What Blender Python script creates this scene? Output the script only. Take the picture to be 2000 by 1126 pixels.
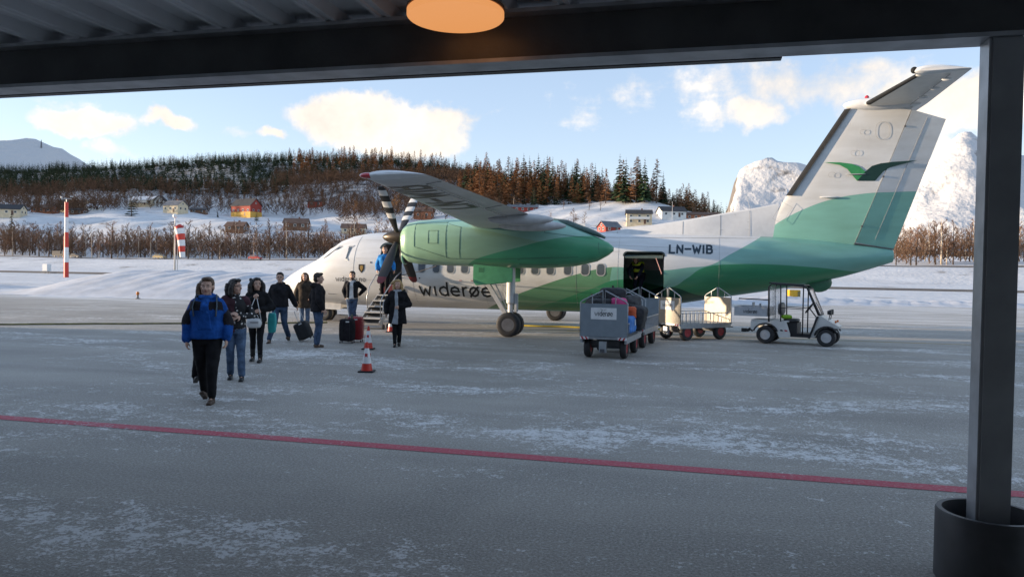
import bpy, bmesh, math, random
import numpy as np
from mathutils import Vector, Matrix
random.seed(7); rng = np.random.default_rng(7)
sc = bpy.context.scene
for _o in list(bpy.data.objects): bpy.data.objects.remove(_o)
R = math.radians; PI = math.pi

# ------------------------------------------------------------ camera
F_PX, PITCH, ROLL, CAM_H = 1462.2, R(1.329), R(.894), 1.936
cd = bpy.data.cameras.new('camera'); cam = bpy.data.objects.new('camera', cd)
sc.collection.objects.link(cam); sc.camera = cam
cd.sensor_fit = 'HORIZONTAL'; cd.sensor_width = 36; cd.lens = F_PX / 2000 * 36
cd.clip_start = .05; cd.clip_end = 20000
_f = Vector((0, math.cos(PITCH), -math.sin(PITCH))); _u = Vector((0, math.sin(PITCH), math.cos(PITCH))); _r = Vector((1, 0, 0))
_r2 = _r * math.cos(ROLL) + _u * math.sin(ROLL); _u2 = -_r * math.sin(ROLL) + _u * math.cos(ROLL)
m = Matrix((_r2, _u2, -_f)).transposed().to_4x4(); m.translation = (0, 0, CAM_H); cam.matrix_world = m

# ------------------------------------------------------------ world, sun, exposure
SUN_EL, SUN_AZ = R(6.5), R(-87)          # azimuth clockwise from +Y : the sun stands low on the left
wd = bpy.data.worlds.new('World'); sc.world = wd; wd.use_nodes = True
def build_world():
    nt = wd.node_tree; nt.nodes.clear(); N = nt.nodes.new; L = nt.links.new
    out = N('ShaderNodeOutputWorld'); bg = N('ShaderNodeBackground'); bg.inputs['Strength'].default_value = .13
    L(bg.outputs[0], out.inputs[0])
    sky = N('ShaderNodeTexSky'); sky.sky_type = 'NISHITA'; sky.sun_disc = False
    sky.sun_elevation = SUN_EL; sky.sun_rotation = SUN_AZ; sky.altitude = 50
    sky.air_density = .85; sky.dust_density = .1; sky.ozone_density = 1.6
    tc = N('ShaderNodeTexCoord')
    def math_(op, a=None, b=None, c=None):
        n = N('ShaderNodeMath'); n.operation = op
        for i, v in enumerate((a, b, c)):
            if v is None: continue
            if isinstance(v, (int, float)): n.inputs[i].default_value = v
            else: L(v, n.inputs[i])
        return n.outputs[0]
    sep = N('ShaderNodeSeparateXYZ'); L(tc.outputs['Generated'], sep.inputs[0])
    # flatten the dome so that clouds crowd towards the horizon
    zz = math_('ADD', math_('MAXIMUM', sep.outputs[2], 0.0), .13)
    cx = math_('DIVIDE', sep.outputs[0], zz); cy = math_('DIVIDE', sep.outputs[1], zz)
    cmb = N('ShaderNodeCombineXYZ'); L(cx, cmb.inputs[0]); L(cy, cmb.inputs[1])
    def noise(scale, detail, rough, vec, off=0):
        n = N('ShaderNodeTexNoise'); n.inputs['Scale'].default_value = scale; n.inputs['Detail'].default_value = detail
        n.inputs['Roughness'].default_value = rough
        if off:
            mp = N('ShaderNodeMapping'); mp.inputs['Location'].default_value = (off, off * .7, 0); L(vec, mp.inputs[0]); vec = mp.outputs[0]
        L(vec, n.inputs['Vector']); return n.outputs['Fac']
    n1 = noise(.9, 9, .58, cmb.outputs[0], 3.3); n2 = noise(2.1, 8, .6, tc.outputs['Generated'], 1.7)
    n3 = noise(10, 9, .62, tc.outputs['Generated'], .4)
    # named cumulus: direction and angular size of the clouds over the valley
    blobs = [(760, 238, 150, 42, 1.15), (700, 215, 70, 30, .8), (850, 262, 80, 32, .8), (312, 230, 62, 20, .9), (150, 240, 90, 32, .95), (215, 290, 60, 16, .6), (535, 265, 48, 30, .85), (455, 258, 60, 16, .5),
             (1480, 230, 110, 28, .75), (1620, 170, 210, 55, .8), (1850, 190, 170, 90, 1.0), (1740, 290, 120, 40, .7), (1400, 190, 60, 20, .3), (90, 200, 60, 14, .5)]
    acc = None; KZ = 3.2
    sc3 = N('ShaderNodeVectorMath'); sc3.operation = 'MULTIPLY'; sc3.inputs[1].default_value = (1, 1, KZ); wn = N('ShaderNodeTexNoise'); wn.inputs['Scale'].default_value = 6.5; wn.inputs['Detail'].default_value = 8; wn.inputs['Roughness'].default_value = .62; L(tc.outputs['Generated'], wn.inputs['Vector'])
    wo = N('ShaderNodeVectorMath'); wo.operation = 'MULTIPLY_ADD'; wo.inputs[1].default_value = (.17, .17, .10); wo.inputs[2].default_value = (-.085, -.085, -.05); L(wn.outputs['Color'], wo.inputs[0])
    wa = N('ShaderNodeVectorMath'); wa.operation = 'ADD'; L(tc.outputs['Generated'], wa.inputs[0]); L(wo.outputs[0], wa.inputs[1]); L(wa.outputs[0], sc3.inputs[0])
    for (px, py, sx, sy, amp) in blobs:
        d = (_f * F_PX + _r2 * (px - 1000) + _u2 * (563 - py)).normalized()
        ds = N('ShaderNodeVectorMath'); ds.operation = 'DISTANCE'; L(sc3.outputs[0], ds.inputs[0]); ds.inputs[1].default_value = (d.x, d.y, d.z * KZ)
        mr_ = N('ShaderNodeMapRange'); mr_.interpolation_type = 'SMOOTHERSTEP'; mr_.inputs['From Min'].default_value = 0; mr_.inputs['From Max'].default_value = sx / F_PX * 1.75
        mr_.inputs['To Min'].default_value = amp; mr_.inputs['To Max'].default_value = 0; L(ds.outputs['Value'], mr_.inputs['Value'])
        acc = mr_.outputs[0] if acc is None else math_('MAXIMUM', acc, mr_.outputs[0])
    base = math_('MULTIPLY', math_('SUBTRACT', n1, .545), 2.4)                # loose clouds all round the sky
    tot = math_('ADD', math_('MAXIMUM', base, 0.0), acc)
    tot = math_('ADD', tot, math_('MULTIPLY', math_('SUBTRACT', n2, .5), 1.1))
    tot = math_('ADD', tot, math_('MULTIPLY', math_('SUBTRACT', n3, .5), 1.5))
    mr = N('ShaderNodeMapRange'); mr.interpolation_type = 'SMOOTHSTEP'
    mr.inputs['From Min'].default_value = .30; mr.inputs['From Max'].default_value = .80; L(tot, mr.inputs['Value'])
    dens = math_('MULTIPLY', mr.outputs[0], .93)
    # veil that thickens to the horizon
    veil = math_('MULTIPLY', math_('POWER', math_('SUBTRACT', 1.0, math_('MAXIMUM', sep.outputs[2], 0.0)), 10.0), .10)
    dens = math_('MAXIMUM', dens, veil)
    sh = math_('ADD', .86, math_('MULTIPLY', math_('SUBTRACT', n3, .5), .9))
    cc = N('ShaderNodeMixRGB'); cc.blend_type = 'MULTIPLY'; cc.inputs[0].default_value = 1
    cc.inputs[1].default_value = (CLOUD[0], CLOUD[1], CLOUD[2], 1)
    cmb2 = N('ShaderNodeCombineXYZ'); [L(sh, cmb2.inputs[i]) for i in range(3)]; L(cmb2.outputs[0], cc.inputs[2])
    mx = N('ShaderNodeMixRGB'); tn = N('ShaderNodeMixRGB'); tn.blend_type = 'MULTIPLY'; tn.inputs[0].default_value = 1; tn.inputs[2].default_value = (1.16, .94, .93, 1); L(sky.outputs[0], tn.inputs[1]); L(dens, mx.inputs[0]); hz_ = N('ShaderNodeMixRGB'); hz_.inputs[0].default_value = .62; hz_.inputs[2].default_value = (.80, 1.04, 1.36, 1); L(tn.outputs[0], hz_.inputs[1]); L(hz_.outputs[0], mx.inputs[1]); L(cc.outputs[0], mx.inputs[2])
    L(mx.outputs[0], bg.inputs['Color'])
CLOUD = (2.35, 2.1, 1.82)
build_world()
sd = bpy.data.lights.new('sun', 'SUN'); sd.energy = 2.3; sd.angle = R(.6); sd.color = (1, .78, .54)
sun = bpy.data.objects.new('sun', sd); sc.collection.objects.link(sun)
to_sun = Vector((math.sin(SUN_AZ) * math.cos(SUN_EL), math.cos(SUN_AZ) * math.cos(SUN_EL), math.sin(SUN_EL)))
sun.rotation_euler = to_sun.to_track_quat('Z', 'Y').to_euler(); sun.location = (-60, 0, 40)
sc.view_settings.view_transform = 'Standard'; sc.view_settings.look = 'None'; sc.view_settings.gamma = 1
sc.view_settings.use_curve_mapping = False; sc.view_settings.exposure = 2.1

# ------------------------------------------------------------ helpers
COL = sc.collection
def tag(o, label=None, cat=None, group=None, kind=None):
    if label: o['label'] = label
    if cat: o['category'] = cat
    if group: o['group'] = group
    if kind: o['kind'] = kind
    return o
def empty(name, loc=(0, 0, 0), rz=0, parent=None):
    o = bpy.data.objects.new(name, None); COL.objects.link(o); o.location = loc; o.rotation_euler = (0, 0, rz)
    o.empty_display_size = .2
    if parent: o.parent = parent
    return o
def frame3(d):
    d = Vector(d).normalized(); a = Vector((0, 0, 1)) if abs(d.z) < .95 else Vector((1, 0, 0))
    u = d.cross(a).normalized(); return u, d.cross(u).normalized(), d
class MB:
    def __init__(s): s.v = []; s.f = []
    def add(s, vs, fs):
        n = len(s.v); s.v += [tuple(v) for v in vs]; s.f += [tuple(i + n for i in f) for f in fs]; return s
    def box(s, c, d, rz=0, M=None):
        x, y, z = [k / 2 for k in d]; vs = [Vector((a * x, b * y, e * z)) for a in (-1, 1) for b in (-1, 1) for e in (-1, 1)]
        if M is not None: vs = [M @ v for v in vs]
        elif rz: q = Matrix.Rotation(rz, 3, 'Z'); vs = [q @ v for v in vs]
        vs = [v + Vector(c) for v in vs]
        return s.add(vs, [(0, 1, 3, 2), (4, 6, 7, 5), (0, 4, 5, 1), (2, 3, 7, 6), (0, 2, 6, 4), (1, 5, 7, 3)])
    def bar(s, a, b, w, h, up=(0, 0, 1)):
        a, b = Vector(a), Vector(b); d = (b - a).normalized(); up = Vector(up)
        if abs(d.dot(up)) > .98: up = Vector((1, 0, 0))
        sx = d.cross(up).normalized(); uz = sx.cross(d)
        vs = [p + sx * (i * w / 2) + uz * (j * h / 2) for p in (a, b) for i, j in ((-1, -1), (1, -1), (1, 1), (-1, 1))]
        return s.add(vs, [(3, 2, 1, 0), (4, 5, 6, 7), (0, 1, 5, 4), (1, 2, 6, 5), (2, 3, 7, 6), (3, 0, 4, 7)])
    def loft(s, rings, cap=True, closed=True):
        n = len(rings[0]); vs = [p for r in rings for p in r]; fs = []
        for i in range(len(rings) - 1):
            for j in range(n if closed else n - 1):
                k = (j + 1) % n; fs.append((i * n + j, i * n + k, (i + 1) * n + k, (i + 1) * n + j))
        if cap: fs.append(tuple(range(n - 1, -1, -1))); fs.append(tuple((len(rings) - 1) * n + j for j in range(n)))
        return s.add(vs, fs)
    def tube(s, pts, rad, n=8, cap=True, flat=1.0):
        pts = [Vector(p) for p in pts]
        if not hasattr(rad, '__len__'): rad = [rad] * len(pts)
        rings = []; pu = None
        for i, p in enumerate(pts):
            d = (pts[min(i + 1, len(pts) - 1)] - pts[max(i - 1, 0)]).normalized()
            if pu is None: u, w, _ = frame3(d)
            else:
                u = (pu - d * pu.dot(d)).normalized(); w = d.cross(u)
            pu = u
            rings.append([p + (u * math.cos(2 * PI * k / n) + w * math.sin(2 * PI * k / n) * flat) * rad[i] for k in range(n)])
        return s.loft(rings, cap)
    def ell(s, c, r, nu=14, nv=9, M=None):
        vs = []; fs = []
        c = Vector(c)
        for i in range(nv + 1):
            t = PI * i / nv
            for j in range(nu):
                p = 2 * PI * j / nu; v = Vector((r[0] * math.sin(t) * math.cos(p), r[1] * math.sin(t) * math.sin(p), r[2] * math.cos(t)))
                if M is not None: v = M @ v
                vs.append(c + v)
        for i in range(nv):
            for j in range(nu):
                k = (j + 1) % nu
                fs.append((i * nu + j, (i + 1) * nu + j, (i + 1) * nu + k, i * nu + k))
        return s.add(vs, fs)
    def prism(s, poly, vec):
        n = len(poly); a = [Vector(p) for p in poly]; b = [p + Vector(vec) for p in a]
        return s.add(a + b, [tuple(range(n - 1, -1, -1)), tuple(range(n, 2 * n))] + [(i, (i + 1) % n, n + (i + 1) % n, n + i) for i in range(n)])
    def lathe(s, prof, c=(0, 0, 0), axis='Z', n=20):
        rings = []
        for r, h in prof:
            ring = []
            for k in range(n):
                a = 2 * PI * k / n; x, y = r * math.cos(a), r * math.sin(a)
                v = {'Z': (x, y, h), 'Y': (x, h, -y), 'X': (h, x, y)}[axis]; ring.append(Vector(v) + Vector(c))
            rings.append(ring)
        return s.loft(rings, True)
    def ringlathe(s, prof, c=(0, 0, 0), axis='Y', n=26):
        m_ = len(prof); vs = []; fs = []
        for k in range(n):
            a = 2 * PI * k / n
            for r, h in prof:
                x, y = r * math.cos(a), r * math.sin(a); v = {'Z': (x, y, h), 'Y': (x, h, -y), 'X': (h, x, y)}[axis]; vs.append(Vector(v) + Vector(c))
        for k in range(n):
            for j in range(m_): fs.append((k * m_ + j, k * m_ + (j + 1) % m_, ((k + 1) % n) * m_ + (j + 1) % m_, ((k + 1) % n) * m_ + j))
        return s.add(vs, fs)
    def torus(s, c, Rr, r, axis='Y', n=24, mseg=10, squash=1.0):
        vs = []; fs = []
        for i in range(n):
            a = 2 * PI * i / n
            for j in range(mseg):
                b = 2 * PI * j / mseg; q = Rr + r * math.cos(b); h = r * math.sin(b) * squash
                x, y = q * math.cos(a), q * math.sin(a)
                v = {'Z': (x, y, h), 'Y': (x, h, y), 'X': (h, x, y)}[axis]; vs.append(Vector(v) + Vector(c))
        for i in range(n):
            for j in range(mseg):
                fs.append((i * mseg + j, ((i + 1) % n) * mseg + j, ((i + 1) % n) * mseg + (j + 1) % mseg, i * mseg + (j + 1) % mseg))
        return s.add(vs, fs)
    def build(s, name, mat=None, parent=None, smooth=False, bevel=0, recalc=True):
        me = bpy.data.meshes.new(name); me.from_pydata(s.v, [], s.f)
        if recalc or bevel:
            bm = bmesh.new(); bm.from_mesh(me)
            bmesh.ops.remove_doubles(bm, verts=bm.verts, dist=1e-5)
            bmesh.ops.recalc_face_normals(bm, faces=bm.faces)
            if bevel:
                ed = [e for e in bm.edges if len(e.link_faces) == 2 and e.calc_face_angle(0) > .5]
                bmesh.ops.bevel(bm, geom=ed, offset=bevel, segments=2, affect='EDGES', clamp_overlap=True)
            bm.to_mesh(me); bm.free()
        if smooth == 'auto':
            me.shade_smooth(); me.set_sharp_from_angle(angle=R(38))
        elif smooth: me.shade_smooth()
        o = bpy.data.objects.new(name, me); COL.objects.link(o)
        if mat: me.materials.append(mat)
        if parent: o.parent = parent
        return o
def copy_tree(o, parent=None):
    c = o.copy(); COL.objects.link(c); c.parent = parent
    for ch in KIDS.get(o.name, None) or [k for k in bpy.data.objects if k.parent == o]: copy_tree(ch, c)
    return c
KIDS = {}

# ------------------------------------------------------------ materials
MATS = {}
def mat(name, col, rough=.6, metal=0, var=.12, vscale=6, bump=0, bscale=60, spec=.5, emit=None, trans=0, coat=0, alpha=1, col2=None):
    if name in MATS: return MATS[name]
    mt = bpy.data.materials.new(name); mt.use_nodes = True; nt = mt.node_tree; b = nt.nodes['Principled BSDF']
    b.inputs['Roughness'].default_value = rough; b.inputs['Metallic'].default_value = metal
    b.inputs['Specular IOR Level'].default_value = spec; b.inputs['Coat Weight'].default_value = coat
    b.inputs['Transmission Weight'].default_value = trans; b.inputs['Alpha'].default_value = alpha
    N = nt.nodes.new; L = nt.links.new
    tc = N('ShaderNodeTexCoord'); n = N('ShaderNodeTexNoise'); n.inputs['Scale'].default_value = vscale; n.inputs['Detail'].default_value = 6
    L(tc.outputs['Object'], n.inputs['Vector'])
    r = N('ShaderNodeValToRGB'); r.color_ramp.elements[0].position = .3; r.color_ramp.elements[1].position = .7
    lo = [max(0, c * (1 - var)) for c in col]; hi = [min(1, c * (1 + var)) for c in (col2 or col)]
    r.color_ramp.elements[0].color = (*lo, 1); r.color_ramp.elements[1].color = (*hi, 1)
    L(n.outputs['Fac'], r.inputs[0]); L(r.outputs[0], b.inputs['Base Color'])
    if bump:
        n2 = N('ShaderNodeTexNoise'); n2.inputs['Scale'].default_value = bscale; n2.inputs['Detail'].default_value = 5; L(tc.outputs['Object'], n2.inputs['Vector'])
        bp = N('ShaderNodeBump'); bp.inputs['Strength'].default_value = bump; bp.inputs['Distance'].default_value = .01
        L(n2.outputs['Fac'], bp.inputs['Height']); L(bp.outputs[0], b.inputs['Normal'])
    if emit: b.inputs['Emission Color'].default_value = (*emit[:3], 1); b.inputs['Emission Strength'].default_value = emit[3]
    MATS[name] = mt; return mt
# world frame helpers: u runs along the terminal front, v away from it (both on the ground)
YAW = R(13.6)
def uv(u, v, z=0): return Vector((u * math.cos(YAW) + v * math.sin(YAW), -u * math.sin(YAW) + v * math.cos(YAW), z))
# ============================================================ setting
# ---- terrain: heights by bearing (column) and distance
T_COL = np.array([-900, 0, 250, 500, 750, 950, 1100, 1250, 1400, 1500, 1700, 1900, 2900.])
T_D = np.array([0, 150, 172, 200, 235, 265, 330, 420, 550, 750, 1000, 1500, 2500, 9000.])
T_Z = np.array([
 [0, 0, .6, 4, 5.5, 11, 25, 33, 55, 88, 78, 50, 30, 20],
 [0, 0, .6, 4, 5.5, 11, 25, 33, 55, 90, 80, 50, 30, 20],
 [0, 0, .6, 4, 5.5, 11, 26, 33, 58, 98, 90, 50, 30, 20],
 [0, 0, .6, 4, 5.5, 10, 24, 31, 60, 108, 95, 50, 30, 20],
 [0, 0, .6, 4, 5.5, 9, 21, 33, 66, 108, 95, 50, 30, 20],
 [0, 0, .6, 4, 5.5, 9, 21, 38, 66, 96, 80, 45, 30, 20],
 [0, 0, .6, 4, 5.5, 9, 21, 41, 60, 74, 60, 40, 30, 20],
 [0, 0, .6, 4, 5.5, 9, 21, 41, 50, 54, 45, 35, 30, 20],
 [0, 0, .6, 4, 5.5, 9, 19, 33, 40, 38, 35, 30, 30, 20],
 [0, 0, .6, 4, 6, 8, 12, 20, 22, 22, 22, 25, 30, 20],
 [0, 0, .6, 4.5, 6.5, 8, 10, 12, 14, 16, 20, 25, 30, 20],
 [0, 0, .6, 4.5, 6.5, 8, 10, 12, 14, 16, 20, 25, 30, 20],
 [0, 0, .6, 4.5, 6.5, 8, 10, 12, 14, 16, 20, 25, 30, 20]], float)
def terrain_z(x, y):
    x = np.asarray(x, float); y = np.asarray(y, float)
    r = np.hypot(x, y); az = np.arctan2(x, y)
    col = 1000 + F_PX * np.tan(np.clip(az, -R(52), R(52)))
    # the valley runs obliquely: distance is measured square to the runway
    d = np.where(y > 1, x * math.sin(YAW + R(3)) + y * math.cos(YAW + R(3)), 0)
    d = np.maximum(d, 0); d = np.where(r > 330, d + (np.maximum(y, 0) - d) * np.clip((r - 330) / 200, 0, 1), d)
    ci = np.clip(np.searchsorted(T_COL, col) - 1, 0, len(T_COL) - 2); cf = np.clip((col - T_COL[ci]) / (T_COL[ci + 1] - T_COL[ci]), 0, 1)
    di = np.clip(np.searchsorted(T_D, d) - 1, 0, len(T_D) - 2); df = np.clip((d - T_D[di]) / (T_D[di + 1] - T_D[di]), 0, 1)
    df = df * df * (3 - 2 * df) * .5 + df * .5; cf = cf * cf * (3 - 2 * cf)
    z = (T_Z[ci, di] * (1 - cf) + T_Z[ci + 1, di] * cf) * (1 - df) + (T_Z[ci, di + 1] * (1 - cf) + T_Z[ci + 1, di + 1] * cf) * df
    w = np.clip((d - 190) / 120, 0, 1)
    z = z + w * (1.3 * np.sin(x * .045 + 1) * np.cos(y * .038) + .6 * np.sin(x * .13 + y * .09) + .35 * np.sin(x * .31 - y * .27))
    return z
def snow_material():
    mt = bpy.data.materials.new('snow'); mt.use_nodes = True; nt = mt.node_tree; b = nt.nodes['Principled BSDF']; N = nt.nodes.new; L = nt.links.new
    b.inputs['Roughness'].default_value = .7; b.inputs['Specular IOR Level'].default_value = .25
    tc = N('ShaderNodeTexCoord'); n = N('ShaderNodeTexNoise'); n.inputs['Scale'].default_value = .12; n.inputs['Detail'].default_value = 10; n.inputs['Roughness'].default_value = .68
    L(tc.outputs['Object'], n.inputs['Vector'])
    r = N('ShaderNodeValToRGB'); e = r.color_ramp.elements; e[0].position = .30; e[0].color = (.16, .12, .085, 1); e[1].position = .40; e[1].color = (.58, .585, .60, 1)
    k = e.new(.62); k.color = (.70, .70, .71, 1); L(n.outputs['Fac'], r.inputs[0])
    sz = N('ShaderNodeSeparateXYZ'); L(tc.outputs['Object'], sz.inputs[0]); hz = N('ShaderNodeMapRange'); hz.inputs['From Min'].default_value = 37; hz.inputs['From Max'].default_value = 52; L(sz.outputs[2], hz.inputs['Value'])
    fn = N('ShaderNodeMapRange'); fn.inputs['From Min'].default_value = .36; fn.inputs['From Max'].default_value = .56; fn.inputs['To Min'].default_value = 1; fn.inputs['To Max'].default_value = .35; L(n.outputs['Fac'], fn.inputs['Value'])
    fm = N('ShaderNodeMath'); fm.operation = 'MULTIPLY'; L(hz.outputs[0], fm.inputs[0]); L(fn.outputs[0], fm.inputs[1])
    fl = N('ShaderNodeMixRGB'); fl.inputs[2].default_value = (.05, .04, .03, 1); L(fm.outputs[0], fl.inputs[0]); L(r.outputs[0], fl.inputs[1]); L(fl.outputs[0], b.inputs['Base Color'])
    n2 = N('ShaderNodeTexNoise'); n2.inputs['Scale'].default_value = 1.1; n2.inputs['Detail'].default_value = 7; L(tc.outputs['Object'], n2.inputs['Vector'])
    bp = N('ShaderNodeBump'); bp.inputs['Strength'].default_value = .55; bp.inputs['Distance'].default_value = .25; L(n2.outputs['Fac'], bp.inputs['Height']); L(bp.outputs[0], b.inputs['Normal'])
    return mt
M_SNOW = snow_material()
def polar_sheet():
    az = np.concatenate([np.linspace(-PI, -R(50), 22)[:-1], np.linspace(-R(50), R(50), 220), np.linspace(R(50), PI, 22)[1:-1]])
    d = np.concatenate([[2.], np.linspace(20, 160, 12), np.linspace(165, 560, 90), np.geomspace(575, 9000, 34)])
    A, D = np.meshgrid(az, d, indexing='ij'); X = D * np.sin(A); Y = D * np.cos(A)
    # distances fan so that rows stay roughly square to the view
    Z = terrain_z(X, Y) - .006
    na, nd = A.shape; V = np.c_[X.ravel(), Y.ravel(), Z.ravel()]
    i, j = np.meshgrid(np.arange(na), np.arange(nd - 1), indexing='ij'); k = (i + 1) % na
    F = np.c_[(i * nd + j).ravel(), (k * nd + j).ravel(), (k * nd + j + 1).ravel(), (i * nd + j + 1).ravel()]
    V = np.vstack([V, [[0, 0, -.006]]]); c = len(V) - 1
    F = F.tolist() + [(c, ((a + 1) % na) * nd, a * nd) for a in range(na)]
    me = bpy.data.meshes.new('ground'); me.from_pydata(V.tolist(), [], F); me.shade_smooth(); me.materials.append(M_SNOW)
    bm = bmesh.new(); bm.from_mesh(me); bmesh.ops.recalc_face_normals(bm, faces=bm.faces)
    if bm.faces[0].normal.z < 0: bmesh.ops.reverse_faces(bm, faces=bm.faces)
    bm.to_mesh(me); bm.free()
    o = bpy.data.objects.new('ground', me); COL.objects.link(o); o['kind'] = 'structure'; return o
ground = polar_sheet()

def asphalt(name, frost_near=.15, red=False, base=(.295, .272, .24)):
    mt = bpy.data.materials.new(name); mt.use_nodes = True; nt = mt.node_tree; b = nt.nodes['Principled BSDF']; N = nt.nodes.new; L = nt.links.new
    def math_(op, a, c=None, d=None):
        n = N('ShaderNodeMath'); n.operation = op
        for i, v in enumerate((a, c, d)):
            if v is None: continue
            if isinstance(v, (int, float)): n.inputs[i].default_value = v
            else: L(v, n.inputs[i])
        return n.outputs[0]
    tc = N('ShaderNodeTexCoord'); P = tc.outputs['Object']
    def noise(sc_, det, ro, stretch=None, loc=(0, 0, 0)):
        mp = N('ShaderNodeMapping'); L(P, mp.inputs[0]); mp.inputs['Location'].default_value = loc
        if stretch: mp.inputs['Scale'].default_value = stretch; mp.inputs['Rotation'].default_value = (0, 0, R(-24) if sc_ < 3 and stretch[0] > .1 else 0)
        n = N('ShaderNodeTexNoise'); n.inputs['Scale'].default_value = sc_; n.inputs['Detail'].default_value = det; n.inputs['Roughness'].default_value = ro
        n.inputs['Distortion'].default_value = .0 if sc_ > 10 else .7
        L(mp.outputs[0], n.inputs['Vector']); return n.outputs['Fac']
    sep = N('ShaderNodeSeparateXYZ'); L(P, sep.inputs[0]); v = sep.outputs[1]
    agg = noise(46, 4, .85); patch = noise(.35, 5, .6); tracks = noise(.5, 4, .55, (.12, 1.6, 1))
    col = N('ShaderNodeMixRGB'); col.inputs[1].default_value = tuple(c * .55 for c in base) + (1,); col.inputs[2].default_value = tuple(c * 1.55 for c in base) + (1,)
    cf_ = math_('ADD', math_('MULTIPLY', math_('SUBTRACT', agg, .5), 3.2), math_('ADD', math_('MULTIPLY', math_('SUBTRACT', patch, .5), .9), math_('MULTIPLY', math_('SUBTRACT', tracks, .5), .8)))
    cl_ = N('ShaderNodeClamp'); L(math_('ADD', cf_, .46), cl_.inputs['Value']); L(cl_.outputs[0], col.inputs[0])
    # frost lies in fine crumbs gathered into drifts and, farther out, in long swept streaks
    crumbs = noise(30, 5, .75, (.85, .85, 1)); drift = noise(.42, 5, .62, (.45, 1.1, 1), (4, 2, 0)); streak = noise(1.1, 6, .62, (.09, 1.5, 1), (0, 7, 0))
    dust = noise(38, 3, .7, (.7, 1.2, 1))
    far = N('ShaderNodeMapRange'); far.inputs['From Min'].default_value = 18; far.inputs['From Max'].default_value = 36; L(v, far.inputs['Value'])
    clod = noise(7.5, 6, .7, (.75, .8, 1), (1, 5, 0)); wisp = noise(1.0, 7, .66, (.45, .9, 1), (9, 3, 0))
    near = math_('ADD', math_('MULTIPLY', math_('SUBTRACT', drift, .5), .75), math_('ADD', math_('MULTIPLY', math_('SUBTRACT', crumbs, .5), .9), math_('ADD', math_('MULTIPLY', math_('SUBTRACT', clod, .5), .75), math_('MULTIPLY', math_('SUBTRACT', wisp, .5), .6))))
    m1 = N('ShaderNodeMapRange'); m1.inputs['From Min'].default_value = .13 - frost_near * .2; m1.inputs['From Max'].default_value = .19 - frost_near * .2; L(near, m1.inputs['Value'])
    m1o = math_('MULTIPLY', m1.outputs[0], math_('SUBTRACT', 1.0, math_('MULTIPLY', far.outputs[0], .6)))
    s_ = math_('ADD', math_('MULTIPLY', math_('SUBTRACT', streak, .5), 1.5), math_('ADD', math_('MULTIPLY', math_('SUBTRACT', far.outputs[0], .5), .62), math_('MULTIPLY', math_('SUBTRACT', crumbs, .5), .7)))
    m2 = N('ShaderNodeMapRange'); m2.inputs['From Min'].default_value = .12; m2.inputs['From Max'].default_value = .5; L(s_, m2.inputs['Value'])
    m3 = N('ShaderNodeMapRange'); m3.inputs['From Min'].default_value = .57; m3.inputs['From Max'].default_value = .66; L(dust, m3.inputs['Value'])
    dd = math_('MULTIPLY', m3.outputs[0], math_('MULTIPLY', drift, 1.0))
    fac = math_('MINIMUM', math_('ADD', math_('ADD', math_('MULTIPLY', m1o, .8), math_('MULTIPLY', m2.outputs[0], .7)), dd), .92)
    fr = N('ShaderNodeMixRGB'); L(fac, fr.inputs[0]); L(col.outputs[0], fr.inputs[1]); fr.inputs[2].default_value = (.74, .735, .73, 1)
    last = fr.outputs[0]
    if red:
        rd = N('ShaderNodeMixRGB'); rd.inputs[1].default_value = (.46, .055, .085, 1); rd.inputs[2].default_value = (.5, .42, .44, 1)
        wear = N('ShaderNodeMapRange'); wear.inputs['From Min'].default_value = .48; wear.inputs['From Max'].default_value = .75; L(crumbs, wear.inputs['Value'])
        L(math_('MINIMUM', math_('ADD', math_('MULTIPLY', fac, 1.0), math_('MULTIPLY', wear.outputs[0], .45)), .9), rd.inputs[0]); last = rd.outputs[0]
    L(last, b.inputs['Base Color'])
    ro = N('ShaderNodeMapRange'); ro.inputs['To Min'].default_value = .55; ro.inputs['To Max'].default_value = .8; L(patch, ro.inputs['Value']); L(ro.outputs[0], b.inputs['Roughness'])
    b.inputs['Specular IOR Level'].default_value = .35
    bp = N('ShaderNodeBump'); bp.inputs['Strength'].default_value = .5; bp.inputs['Distance'].default_value = .006; L(math_('ADD', agg, math_('MULTIPLY', fac, .8)), bp.inputs['Height']); L(bp.outputs[0], b.inputs['Normal'])
    return mt
M_ASPH = asphalt('frosted_asphalt'); M_RED = asphalt('worn_red_paint', red=True)
def flat(name, pts, z, mt, kind='structure', rot=-YAW):
    me = bpy.data.meshes.new(name); me.from_pydata([(p[0], p[1], 0) for p in pts], [], [tuple(range(len(pts)))])
    bm = bmesh.new(); bm.from_mesh(me)
    if bm.faces[:] and sum(f.normal.z for f in bm.faces) < 0: bmesh.ops.reverse_faces(bm, faces=bm.faces)
    bm.to_mesh(me); bm.free(); me.materials.append(mt)
    o = bpy.data.objects.new(name, me); COL.objects.link(o); o.rotation_euler = (0, 0, rot); o.location = (0, 0, z)
    if kind: o['kind'] = kind
    return o
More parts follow.
